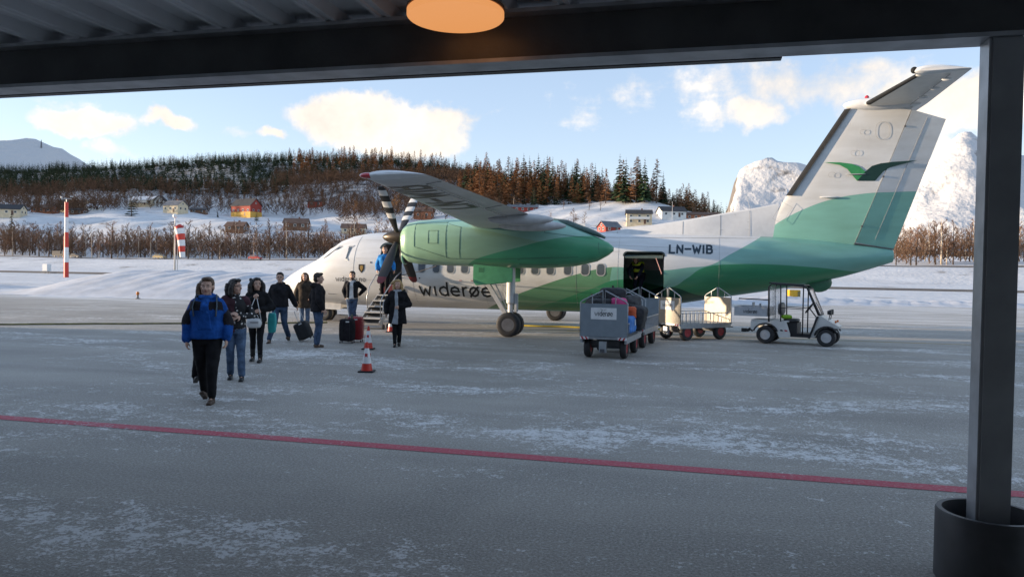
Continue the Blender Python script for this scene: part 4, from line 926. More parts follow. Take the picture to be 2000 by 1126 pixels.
# ============================================================ carts, tug, luggage, cones, markers
M_GALV = mat('galvanised_steel', (.36, .38, .40), .45, metal=.5, var=.15, vscale=9); M_PANEL = mat('cart_panel_grey', (.20, .235, .265), .5, var=.08)
M_PANEL2 = mat('cart_panel_bare', (.25, .23, .195), .42, metal=.2, var=.1); M_CRIM = mat('cart_rim_red', (.33, .03, .035), .5); M_REDP = mat('red_plastic', (.55, .035, .02), .45)
M_STRW = mat('stripe_white', (.7, .7, .7), .5); M_STRR = mat('stripe_red', (.45, .03, .04), .5)
def wheel(par, c, r, w, rim, axis='Y', rr=.55, spokes=True):
    t_ = MB().ringlathe([(r * .55, -w / 2), (r * .88, -w / 2), (r * .98, -w * .3), (r, 0), (r * .98, w * .3), (r * .88, w / 2), (r * .55, w / 2)], c, axis, 26).build('tyre', M_BLK, par, smooth='auto')
    MB().lathe([(r * .56, -w * .42), (r * .40, -w * .30), (r * .22, -w * .30), (r * .16, -w * .46), (r * .16, w * .46), (r * .22, w * .3), (r * .40, w * .3), (r * .56, w * .42)], c, axis, 20).build('rim', rim, t_, smooth='auto')
    return t_
def cart(loc, rz, label, endmat=M_PANEL, L=2.05, Wd=1.06, tow=.7, logo=True):
    c = empty('baggage_cart', loc, rz); tag(c, label, 'baggage cart', 'baggage carts on the apron')
    MB().box((0, 0, .47), (L, Wd, .06)).build('deck', M_GALV, c, bevel=.01)
    MB().bar((-L / 2, -Wd / 2 + .03, .41), (L / 2, -Wd / 2 + .03, .41), .05, .1).bar((-L / 2, Wd / 2 - .03, .41), (L / 2, Wd / 2 - .03, .41), .05, .1).build('chassis_rail', M_GALV, c)
    for x in (-L / 2 + .35, L / 2 - .35):
        MB().tube([(x, -Wd / 2 + .1, .24), (x, Wd / 2 - .1, .24)], .025, 8).build('axle', M_DGREY, c)
        MB().box((x, 0, .33), (.1, .7, .12)).build('axle_bracket', M_DGREY, c)
        for s in (-1, 1): wheel(c, (x, s * (Wd / 2 - .12), .24), .24, .14, M_CRIM)
    for e in (-1, 1):
        x = e * L / 2
        pn = MB().box((x, 0, .87), (.03, Wd, .74)).build('end_panel', endmat, c, bevel=.006)
        f = MB(); f.tube([(x, -Wd / 2, .5), (x, -Wd / 2, 1.26), (x, -Wd / 2 + .06, 1.31), (x, -.03, 1.53), (x, -.02, 1.25)], .016, 8); f.tube([(x, Wd / 2, .5), (x, Wd / 2, 1.26), (x, Wd / 2 - .06, 1.31), (x, .03, 1.53), (x, .02, 1.25)], .016, 8)
        f.build('end_frame', M_GALV, c, smooth=True)
        for y in (-Wd / 4, Wd / 4): MB().tube([(x, y, 1.22), (x, y, 1.42)], .012, 6).build('frame_bar', M_GALV, c)
        if logo:
            pl = MB().box((x + e * .018, 0 * e, 1.02), (.006, .58, .26)).build('sign_plate', M_STRW, c)
            text_mesh('letter', 'widerøe', lambda a, b, s_, x=x, e=e: (x + e * .0225, (-.2 + a) * (1 if e > 0 else -1) , .97 + b), .075, .014, M_INK, pl, gap=.25, width=.40)
            for q in (-1, 1): MB().prism([(x + e * .0225, (.015 + q * .0) * 1, 1.09), (x + e * .0225, q * .09, 1.125), (x + e * .0225, q * .03, 1.112)], (e * .001, 0, 0)).build('bird_mark', M_INK, pl)
        for s in (-1, 1):
            b_ = MB().box((x + e * .035, s * (Wd / 2 - .1), .47), (.02, .2, .06)).build('reflector', M_STRW, c)
            for k in range(2): MB().prism([(x + e * .0465, s * (Wd / 2 - .19 + k * .09), .44), (x + e * .0465, s * (Wd / 2 - .15 + k * .09), .44), (x + e * .0465, s * (Wd / 2 - .11 + k * .09), .5), (x + e * .0465, s * (Wd / 2 - .15 + k * .09), .5)], (e * .002, 0, 0)).build('reflector_stripe', M_STRR, b_)
    for s in (-1, 1):
        y = s * Wd / 2; MB().tube([(-L / 2, y, .80), (L / 2, y, .80)], .014, 6).build('side_rail', M_GALV, c)
        n = 13
        for k in range(n): x = -L / 2 + .08 + (L - .16) * k / (n - 1); MB().tube([(x, y, .5), (x, y, .80)], .009, 5).build('side_bar', M_GALV, c)
    MB().bar((L / 2, 0, .36), (L / 2 + tow, 0, .32), .05, .05).build('drawbar', M_DGREY, c); MB().torus((L / 2 + tow + .05, 0, .32), .05, .015, 'Z', 14, 6).build('tow_eye', M_DGREY, c)
    MB().box((-L / 2 - .04, 0, .28), (.1, .16, .24)).build('hitch_post', M_GALV, c); MB().box((-L / 2 - .07, 0, .2), (.1, .1, .07)).build('hitch_pin', M_DGREY, c)
    return c
_d = Vector((.32, .947)); _n = Vector((.947, -.32)); A0 = math.atan2(_d.y, _d.x)
o1 = Vector((2.17, 17.02)) + _d * .67; o2 = Vector((2.17, 17.02)) + _d * 3.35 + _n * .02
c1 = cart((o1.x, o1.y, 0), A0, 'grey baggage cart heaped with bags, white sign on its end panel')
c2 = cart((o2.x, o2.y, 0), A0 - .03, 'empty grey baggage cart hitched behind the loaded one')
A3 = math.atan2(.52, .85); p3 = Vector((5.42, 22.32)); c3 = cart((p3.x, p3.y, 0), A3, 'empty baggage cart with bare metal end panels behind the tug', M_PANEL2, tow=.55)
# luggage on the first cart
M_BAGK = mat('black_nylon', (.018, .019, .022), .7, var=.3, bump=.6, bscale=25); M_PINK = mat('pink_fabric', (.5, .03, .16), .6, bump=.3, bscale=30); M_BLUEB = mat('blue_fabric', (.03, .17, .5), .6, bump=.3, bscale=30); M_ORNG = mat('orange_fabric', (.6, .11, .03), .6)
def clouds_tex(name, size, depth=2):
    t_ = bpy.data.textures.get(name) or bpy.data.textures.new(name, 'CLOUDS'); t_.noise_scale = size; t_.noise_depth = depth; return t_
FOLD = clouds_tex('folds', .13, 3); CURL = clouds_tex('curls', .035, 2)
def blob(name, pieces, mt, par=None, vox=.02, smooth=6, wr=0, wt=None):
    """one continuous skin grown over overlapping pieces"""
    o = pieces.build(name, mt, None, smooth=True, recalc=True)
    r_ = o.modifiers.new('r', 'REMESH'); r_.mode = 'VOXEL'; r_.voxel_size = vox; r_.use_smooth_shade = True
    if smooth: s_ = o.modifiers.new('s', 'SMOOTH'); s_.factor = .5; s_.iterations = smooth
    if wr: d_ = o.modifiers.new('d', 'DISPLACE'); d_.texture = wt or FOLD; d_.strength = wr; d_.mid_level = .5; d_.texture_coords = 'LOCAL'
    dg = bpy.context.evaluated_depsgraph_get(); me = bpy.data.meshes.new_from_object(o.evaluated_get(dg)); old = o.data; o.modifiers.clear(); o.data = me; bpy.data.meshes.remove(old)
    me.name = name; me.shade_smooth()
    if par: o.parent = par
    return o
def pillow(mb, c, s, rz=0, rx=0, p=3.2, n=14, m_=10):
    M_ = Matrix.Rotation(rz, 3, 'Z') @ Matrix.Rotation(rx, 3, 'X'); rings = []
    for i in range(m_ + 1):
        t_ = -1 + 2 * i / m_; t_ = max(-.999, min(.999, t_)); k = (1 - abs(t_) ** p) ** (1 / p); rg = []
        for j in range(n):
            a = 2 * PI * j / n; ca, sa = math.cos(a), math.sin(a)
            rg.append(Vector(c) + M_ @ Vector((s[0] / 2 * t_, s[1] / 2 * k * math.copysign(abs(ca) ** (2 / p), ca), s[2] / 2 * k * math.copysign(abs(sa) ** (2 / p), sa))))
        rings.append(rg)
    return mb.loft(rings)
def cw(loc, off): v = Matrix.Rotation(loc[1], 3, 'Z') @ Vector(off); return Vector((loc[0].x + v.x, loc[0].y + v.y, v.z))
K1 = (o1, A0)
def bag(kind, off, size, rz, rx, mt, label, strap=True, tagc=None):
    p = cw(K1, off); e = empty(kind, p, A0 + rz); tag(e, label, 'bag', 'bags heaped on the baggage cart')
    blob('body', pillow(MB(), (0, 0, size[2] / 2), size, 0, rx, 5.5, 20, 14), mt, e, vox=.022, smooth=3, wr=.05)
    if strap:
        MB().tube([(-size[0] * .2, 0, size[2] * .97), (-size[0] * .12, 0, size[2] * 1.1), (size[0] * .12, 0, size[2] * 1.1), (size[0] * .2, 0, size[2] * .97)], .014, 6).build('handle', M_BAGK, e, smooth=True)
        for q in (-.28, .28): MB().torus((q * size[0], 0, size[2] / 2), 1, .0, 'X', 3, 3) if False else None
    if tagc: MB().box((size[0] * .2, -size[1] * .5, size[2] * .62), (.05, .012, .13)).build('baggage_tag', M_STRW, e)
    return e
bag('duffel_bag', (-.62, .22, .50), (.75, .42, .36), .1, 0, M_BAGK, 'black duffel bag at the sign end of the loaded cart, under the others')
bag('duffel_bag', (-.5, -.42, .56), (.62, .34, .40), -.1, 0, M_BLUEB, 'blue bag low on the side of the loaded baggage cart', tagc=1)
bag('suitcase', (.12, .2, .50), (.55, .45, .75), .2, 0, M_BAGK, 'upright black suitcase in the middle of the loaded cart')
bag('backpack', (.2, -.5, .60), (.8, .5, .58), .05, .2, M_BAGK, 'black backpack bulging over the side rail of the loaded cart', tagc=1)
bag('suitcase', (.68, 0, .50), (.45, .75, .62), 0, 0, mat('navy_nylon', (.02, .025, .05), .6), 'navy suitcase at the far end of the loaded cart')
bag('duffel_bag', (-.62, .18, .88), (.62, .6, .46), .5, 0, M_BAGK, 'black holdall on top of the bags near the sign panel')
bag('duffel_bag', (-.55, -.24, .98), (.72, .36, .38), .25, 0, M_PINK, 'bright pink bag on top of the heap of luggage', tagc=1)
bag('bag', (-.12, -.46, .86), (.38, .26, .30), .1, 0, M_ORNG, 'orange bag tucked under the pink one on the cart')
bag('backpack', (-.02, .0, 1.14), (.72, .6, .44), .3, 0, M_BAGK, 'big black rucksack crowning the heap of luggage')
bag('duffel_bag', (.45, -.3, 1.02), (.5, .46, .38), .8, 0, mat('grey_nylon', (.06, .06, .065), .7), 'dark grey bag leaning on the black rucksack')

bag('duffel_bag', (-.3, .32, 1.0), (.7, .4, .4), .1, 0, M_BAGK, 'black sports bag on the heap beside the pink bag')
bag('suitcase', (.5, .3, .95), (.5, .4, .5), .2, 0, mat('charcoal_nylon', (.035, .035, .04), .6), 'charcoal suitcase on the far side of the heaped cart')

# ---- tug
TA = math.atan2(-.79, 1.39)
tg = empty('baggage_tug', (7.24 + .21, 21.22 + .40, 0), TA); tag(tg, 'small white open-sided electric baggage tug with tilted windscreen', 'tug')
M_TW = mat('tug_white', (.62, .61, .58), .4, var=.08, vscale=3); M_TK = mat('tug_black', (.02, .02, .022), .5); M_SEAT = mat('black_vinyl', (.03, .03, .033), .45)
HW = .48
for x, r, w in ((0, .255, .22), (1.6, .25, .17)):
    for s in (-1, 1): wheel(tg, (x, s * (HW - .02), r), r, w, mat('tug_rim', (.55, .55, .56), .35, metal=.4))
    MB().tube([(x, -HW + .05, .25), (x, HW - .05, .25)], .04, 8).build('axle', M_TK, tg)
MB().box((.75, 0, .27), (2.0, .72, .10)).build('chassis', M_TK, tg)
for s in (-1, 1):
    pl = [(-.42, .62), (.42, .66), (.55, .64), (.66, .30), (.66, .20), (.36, .20), (.30, .36), (.18, .50), (0, .55), (-.2, .50), (-.32, .38), (-.36, .36), (-.42, .4)]
    b_ = MB().prism([(x, s * HW, z) for x, z in pl], (0, -s * .03, 0)).build('rear_fender', M_TW, tg)
    arch = [(.34 * math.cos(a) , .26 + .31 * math.sin(a)) for a in [R(20 + 14 * k) for k in range(11)]]
    mb = MB()
    for (x0, z0), (x1, z1) in zip(arch, arch[1:]): mb.bar((x0, s * (HW + .03), z0), (x1, s * (HW + .03), z1), .06, .035)
    mb.build('wheel_arch', M_TK, b_)
    for k, cl in ((0, M_TK), (.12, M_STRR), (.26, M_TK)): MB().prism([(.40 + k, s * (HW + .004), .37), (.47 + k, s * (HW + .004), .37), (.45 + k, s * (HW + .004), .41), (.38 + k, s * (HW + .004), .41)], (0, s * .002, 0)).build('decal', cl, b_)
    fp = [(1.12, .20), (1.18, .20), (1.45, .80), (1.40, .84), (1.30, .80)]
    pl = [(1.16, .22), (1.30, .80), (1.42, .84), (1.72, .66), (1.90, .56), (1.88, .50), (1.62, .52), (1.42, .42), (1.30, .24)]
    f_ = MB().prism([(x, s * (HW - .10), z) for x, z in pl], (0, -s * .03, 0)).build('front_side', M_TW, tg)
    mb = MB(); arch = [(1.6 + .31 * math.cos(a), .25 + .30 * math.sin(a)) for a in [R(30 + 14 * k) for k in range(11)]]
    for (x0, z0), (x1, z1) in zip(arch, arch[1:]): mb.bar((x0, s * (HW - .02), z0), (x1, s * (HW - .02), z1), .20, .03)
    mb.build('front_fender', M_TK, f_)
    MB().bar((1.14, s * (HW - .08), .20), (1.36, s * (HW - .08), .82), .05, .05).build('sill_trim', M_TK, f_)
    # cab frame
    fr_ = MB(); fr_.tube([(.08, s * HW, .62), (.06, s * HW, 1.60), (.14, s * HW, 1.70), (.98, s * (HW - .02), 1.64), (1.08, s * (HW - .03), 1.58), (1.38, s * (HW - .1), .84)], .024, 8)
    fr_.tube([(.40, s * HW, .64), (.38, s * HW, 1.68)], .018, 8); fr_.tube([(.98, s * (HW - .02), .28), (.98, s * (HW - .02), 1.63)], .018, 8); fr_.tube([(.40, s * HW, 1.02), (.98, s * HW, 1.0)], .012, 6)
    fr_.build('cab_frame', M_TK, tg, smooth=True)
    MB().box((.23, s * HW, 1.16), (.29, .006, .98)).build('side_window', mat('clear_pane', (.75, .78, .78), .05, var=0, trans=.95, alpha=.35), tg)
hood = [(1.30, .80), (1.42, .84), (1.72, .66), (1.90, .56), (1.88, .48), (1.60, .55), (1.36, .62)]
MB().prism([(x, -HW + .12, z) for x, z in hood], (0, 2 * HW - .24, 0)).build('hood', M_TW, tg, bevel=.012)
MB().box((.10, 0, .645), (1.04, 2 * HW - .08, .04)).build('rear_deck', M_TW, tg, bevel=.01)
MB().box((.92, 0, .235), (.52, 2 * HW - .1, .03)).build('floor_pan', M_TK, tg)
MB().prism([(-.02 + .08, -HW, 1.705), (1.0, -HW + .02, 1.655), (1.0, HW - .02, 1.655), (.06, HW, 1.705)], (0, 0, .03)).build('cab_roof', M_TK, tg)
MB().box((.07, 0, 1.16), (.012, 2 * HW - .06, .95)).build('rear_window', MATS['clear_pane'], tg)
ws = [(1.10, -HW + .06, 1.56), (1.10, HW - .06, 1.56), (1.40, HW - .12, .86), (1.40, -HW + .12, .86)]
MB().prism(ws, (.012, 0, .005)).build('windscreen', mat('windscreen_glass', (.6, .62, .62), .04, var=0, trans=.9, alpha=.5), tg)
mb = MB()
for a, b_ in zip(ws, ws[1:] + ws[:1]): mb.bar(a, b_, .04, .04)
mb.build('windscreen_frame', M_TK, tg)
MB().bar((1.42, -.1, .9), (1.28, -.22, 1.2), .012, .012).build('wiper', M_TK, tg)
for s in (-1, 1):
    MB().tube([(1.62, s * .2, .72), (1.64, s * .2, .86)], .012, 6).build('lamp_stalk', M_TK, tg); MB().lathe([(.05, -.06), (.075, .02), (.075, .05)], (1.64, s * .2, .93), 'X', 16).build('headlight', M_TK, tg, smooth='auto')
    MB().ell((1.80, s * .24, .68), (.03, .035, .035)).build('indicator', mat('amber_lens', (.6, .14, .02), .3), tg, smooth=True)
st_ = empty('seat', (.62, 0, 0), 0, tg)
pillow(MB(), (0, 0, .66), (.42, .8, .12)).build('cushion', M_SEAT, st_, smooth=True); pillow(MB(), (-.28, 0, .98), (.12, .8, .36)).build('seat_back', M_SEAT, st_, smooth=True)
MB().box((0, 0, .43), (.4, .7, .36)).build('seat_base', M_TK, st_)
sw_ = MB().torus((0, 0, 0), .17, .016, 'Z', 24, 8).build('steering_wheel', M_TK, tg, smooth=True); sw_.location = (1.06, .15, 1.02); sw_.rotation_euler = (0, R(-55), 0)
MB().bar((1.06, .15, 1.02), (1.3, .15, .7), .03, .03).build('steering_column', M_TK, tg)
pillow(MB(), (.5, -.15, .76), (.3, .26, .12), .4).build('folded_vest', mat('hi_vis_green', (.3, .55, .03), .7), tg, smooth=True)
bx_ = MB(); bx_.box((-.43, -HW + .01, .89), (.92, .025, .26)).box((-.43, HW - .01, .89), (.92, .025, .26)).box((-.88, 0, .89), (.025, 2 * HW - .04, .26)).box((.02, 0, .89), (.025, 2 * HW - .04, .26)).box((-.43, 0, .77), (.9, 2 * HW - .04, .02))
cb = bx_.build('cargo_box', mat('box_grey', (.42, .43, .45), .45), tg)
text_mesh('letter', 'widerøe', lambda a, b, s_: (-.63 + a, -HW - .006, .84 + b), .075, .013, M_INK, cb, gap=.25, width=.38)
for q in (-1, 1): MB().prism([(-.44, -HW - .006, .955), (-.44 + q * .09, -HW - .006, .99), (-.44 + q * .03, -HW - .006, .975)], (0, -.002, 0)).build('bird_mark', M_INK, cb)
MB().bar((-.4, -.25, .8), (-.4, -.25, 1.15), .22, .03).bar((-.2, -.2, .8), (-.22, -.2, 1.12), .05, .05).build('tool_rack', M_GALV, tg)
MB().tube([(-.85, -.1, 1.24), (.02, -.05, 1.22)], .02, 6).build('pole', M_TK, tg)
hb = MB(); hb.bar((-.38, 0, .45), (-.62, 0, .3), .08, .08).bar((-.45, -.12, .6), (-.45, -.12, .3), .05, .05).bar((-.45, .12, .6), (-.45, .12, .3), .05, .05).box((-.70, 0, .32), (.14, .12, .1)); hb.build('tow_hitch', M_TK, tg)

# ---- traffic cones
def cone(loc, h, label):
    c = empty('traffic_cone', loc); tag(c, label, 'traffic cone', 'traffic cones on the apron'); k = h / .75
    r_ = lambda z: (.15 - .125 * z / .75)
    MB().box((0, 0, .02 * k), (.40 * k, .40 * k, .04 * k)).build('base', M_BLK, c, bevel=.012)
    def seg(z0, z1, mt, off, nm, par=c): return MB().lathe([((r_(z0) + off) * k, z0 * k), ((r_(z1) + off) * k, z1 * k)], (0, 0, 0), 'Z', 24).build(nm, mt, par, smooth='auto')
    b_ = seg(.03, .75, M_REDP, 0, 'body')
    for z0, z1 in ((.22, .36), (.48, .60)): seg(z0, z1, M_STRW, .003, 'reflective_band')
    for z0, z1 in ((.36, .48),):
        seg(z0, z1, M_STRW, .0025, 'reflective_band')
        for q in range(3):
            a = q * 2 * PI / 3 + .5; zc = (z0 + z1) / 2; MB().box((0, 0, 0), (.07 * k, .006, .10 * k)).build('red_patch', M_STRR, c).matrix_local = Matrix.Translation(((r_(zc) + .002) * k * math.cos(a), (r_(zc) + .002) * k * math.sin(a), zc * k)) @ Matrix.Rotation(a + PI / 2, 4, 'Z')
    return c
cone((-2.71, 14.05, 0), .56, 'red and white cone standing alone in front of the black suitcase'); cone((-3.44, 18.0, 0), .56, 'red and white cone between the black suitcase and the blonde woman')
cone((-3.72, 23.1, 0), .56, 'red and white cone at the foot of the airstair'); cone((3.42, 22.6, 0), .56, 'red and white cone behind the loaded baggage cart')
# ---- chock, hoses, apron edge lamp
n_ = Matrix.Rotation(-R(13.34), 3, 'Z') @ Vector((2.25, -.25, 0)) + Vector((-8.71, 28.31, 0))
tag(MB().prism([(n_.x - .05, n_.y, 0), (n_.x + .75, n_.y - .15, 0), (n_.x + .62, n_.y - .13, .2), (n_.x + .1, n_.y - .02, .24)], (.08, .3, 0)).build('wheel_chock', mat('chock_grey', (.16, .16, .17), .7), bevel=.02), 'grey wedge chock beside the nose wheel', 'chock')
hp = []
for k in range(60):
    x = -23 + k * .28; hp.append((x, 23.35 + (x + 16) * .31 + .05 * math.sin(x * 1.7) + .03 * math.sin(x * 4.1), .03))
tag(MB().tube(hp, .028, 6).build('ground_hose', mat('hose_olive', (.17, .16, .05), .6, var=.5, vscale=3), smooth=True), 'long olive yellow hose lying across the apron on the left', 'hose')
hp = [(-.4 + k * .35, 26.6 - .9 * math.sin(k / 22 * 2.2) + .06 * math.sin(k * 1.3), .025) for k in range(22)]
tag(MB().tube(hp, .03, 6).build('ground_cable', mat('cable_yellow', (.55, .42, .05), .5), smooth=True), 'yellow cable curving on the ground behind the main wheel', 'cable')
e = empty('edge_lamp', (-21.6, 43.2, 0)); tag(e, 'small orange lamp on the apron edge before the snow bank', 'lamp')
MB().lathe([(.14, 0), (.14, .04), (.05, .05), (.05, .22)], (0, 0, 0), 'Z', 12).build('base', M_DGREY, e); MB().lathe([(.06, .22), (.09, .28), (.08, .38), (.03, .42)], (0, 0, 0), 'Z', 14).build('lens', mat('lamp_orange', (.5, .16, .03), .3), e, smooth='auto')
# ---- weather mast and windsock
def mast(x, y):
    e = empty('weather_mast', (x, y, 0)); tag(e, 'tall red and white banded weather mast behind the snow bank', 'mast'); H = 11.0; n = 5
    for k in range(n):
        MB().tube([(0, 0, H * k / n), (0, 0, H * (k + 1) / n)], [.31 - .03 * k / n * 2, .31 - .03 * (k + 1) / n * 2], 12).build('pole_section', M_STRW if k % 2 else M_REDP, e, smooth='auto')
    MB().tube([(-.35, 0, 0), (-.35, 0, 6.0)], .06, 8).build('ladder_pole', M_REDP, e)
    for k in range(10): MB().bar((-.35, 0, .5 + k * .55), (0, 0, .5 + k * .55), .04, .04).build('rung', M_REDP, e)
    MB().bar((-.75, 0, H + .5), (.75, 0, H + .5), .06, .06).build('cross_arm', M_LGREY, e); MB().tube([(0, 0, H - .1), (0, 0, H + .5)], .05, 6).build('mast_tip', M_LGREY, e)
    MB().lathe([(.03, .5), (.12, .62), (.12, .78), (.02, .85)], (-.72, 0, H), 'Z', 10).build('anemometer', M_LGREY, e); MB().bar((.55, 0, H + .8), (1.0, 0, H + .85), .03, .16).build('wind_vane', M_LGREY, e)
mast(-65.5, 110)
def windsock(x, y):
    e = empty('windsock', (x, y, 0)); tag(e, 'red and white striped windsock hanging limp on a pale pole', 'windsock')
    MB().tube([(0, 0, 0), (0, 0, 7.6)], [.13, .09], 10).build('pole', mat('pole_cream', (.5, .47, .42), .5), e, smooth=True)
    MB().tube([(.35, 0, 0), (.35, 0, 5.2)], .05, 6).build('ladder_pole', mat('pole_cream', (.5, .47, .42), .5), e)
    c = [(.35, 0, 7.2), (.62, 0, 6.9), (.75, 0, 6.2), (.85, 0, 5.4), (.92, 0, 4.6), (.98, 0, 3.8), (1.02, 0, 3.1)]; rad = [.62, .78, .68, .58, .52, .46, .4]
    for k in range(6): MB().tube([c[k], c[k + 1]], [rad[k], rad[k + 1]], 14, flat=.8).build('sock_band', M_REDP if k % 2 == 0 else M_STRW, e, smooth='auto')
    MB().torus((.3, 0, 7.25), .5, .03, 'Z', 20, 6).build('hoop', M_LGREY, e); MB().ell((0, 0, 8.6), (.3, .3, .3)).build('lamp_globe', M_STRW, e, smooth=True); MB().tube([(0, 0, 7.6), (0, 0, 8.4)], .04, 6).build('lamp_stem', M_LGREY, e)
windsock(-45.3, 100.5)
# yellow ground power unit on the far apron
e = empty('equipment_cabinet', (21.6, 57.4, 0)); tag(e, 'yellow equipment cabinet standing in the snow beyond the tug', 'cabinet')
M_YB = mat('yellow_paint', (.62, .36, .02), .5)
MB().box((0, 0, .52), (.85, .6, .62)).build('body', M_YB, e, bevel=.03); MB().box((.3, -.31, .52), (.2, .03, .45)).build('grille', mat('grille_olive', (.18, .16, .06), .6), e)
for x in (-.32, .32): MB().box((x, 0, .1), (.08, .5, .24)).build('leg', M_DGREY, e)
# ============================================================ people
M_SKIN = mat('skin', (.58, .36, .27), .5, var=.08, vscale=20, spec=.3)
def lerp(a, b, t): return Vector(a) * (1 - t) + Vector(b) * t
def limb(mb, pts, rad, n=10, flat=1.0):
    """tapered limb through pts with rounded ends"""
    pts = [Vector(p) for p in pts]; P = []; Rr = []
    for i in range(len(pts) - 1):
        for k in range(4): t_ = k / 4; P.append(lerp(pts[i], pts[i + 1], t_)); Rr.append(rad[i] * (1 - t_) + rad[i + 1] * t_)
    P.append(pts[-1]); Rr.append(rad[-1]); mb.tube(P, Rr, n, flat=flat)
    for p, r_ in ((pts[0], rad[0]), (pts[-1], rad[-1])): mb.ell(p, (r_, r_, r_), 10, 7)
    for p, r_ in zip(pts[1:-1], rad[1:-1]): mb.ell(p, (r_, r_, r_), 10, 7)
def trunk(mb, secs, n=20):
    """secs: (centre, half width, half depth, yaw)"""
    rg = []
    for c, w, d, a in secs:
        M_ = Matrix.Rotation(a, 3, 'Z'); rg.append([Vector(c) + M_ @ Vector((w * math.copysign(abs(math.cos(q)) ** .85, math.cos(q)), d * math.sin(q), 0)) for q in [2 * PI * k / n for k in range(n)]])
    mb.loft(rg)
def hand(mb, wrist, dirn, palm_n, s=1.0, curl=.9, side=1):
    """palm and five fingers; dirn: wrist to knuckles, palm_n: where the palm faces"""
    d = Vector(dirn).normalized(); pn = Vector(palm_n); pn = (pn - d * pn.dot(d)).normalized(); sd = d.cross(pn) * side; w = Vector(wrist)
    M_ = Matrix((sd, d, pn)).transposed(); mb.ell(w + d * .05 * s, (.042 * s, .056 * s, .021 * s), 12, 8, M_)
    for k, (o, ln) in enumerate(((-.031, .058), (-.011, .072), (.011, .076), (.031, .068))):
        b_ = w + d * .088 * s + sd * o * s; q = b_ + (d * math.cos(curl * .5) + pn * math.sin(curl * .5)) * ln * .5 * s; e = q + (d * math.cos(curl * 1.5) + pn * math.sin(curl * 1.5)) * ln * .55 * s
        mb.tube([b_ - d * .03 * s, b_, q, e], [.0095 * s, .0098 * s, .009 * s, .0075 * s], 7)
    b_ = w + d * .03 * s + sd * .036 * s; q = b_ + (sd * .6 + d * .7 + pn * .35).normalized() * .042 * s; e = q + (d * .8 + pn * .6).normalized() * .032 * s
    mb.tube([b_ - sd * .02 * s, b_, q, e], [.012 * s, .0125 * s, .011 * s, .008 * s], 7)
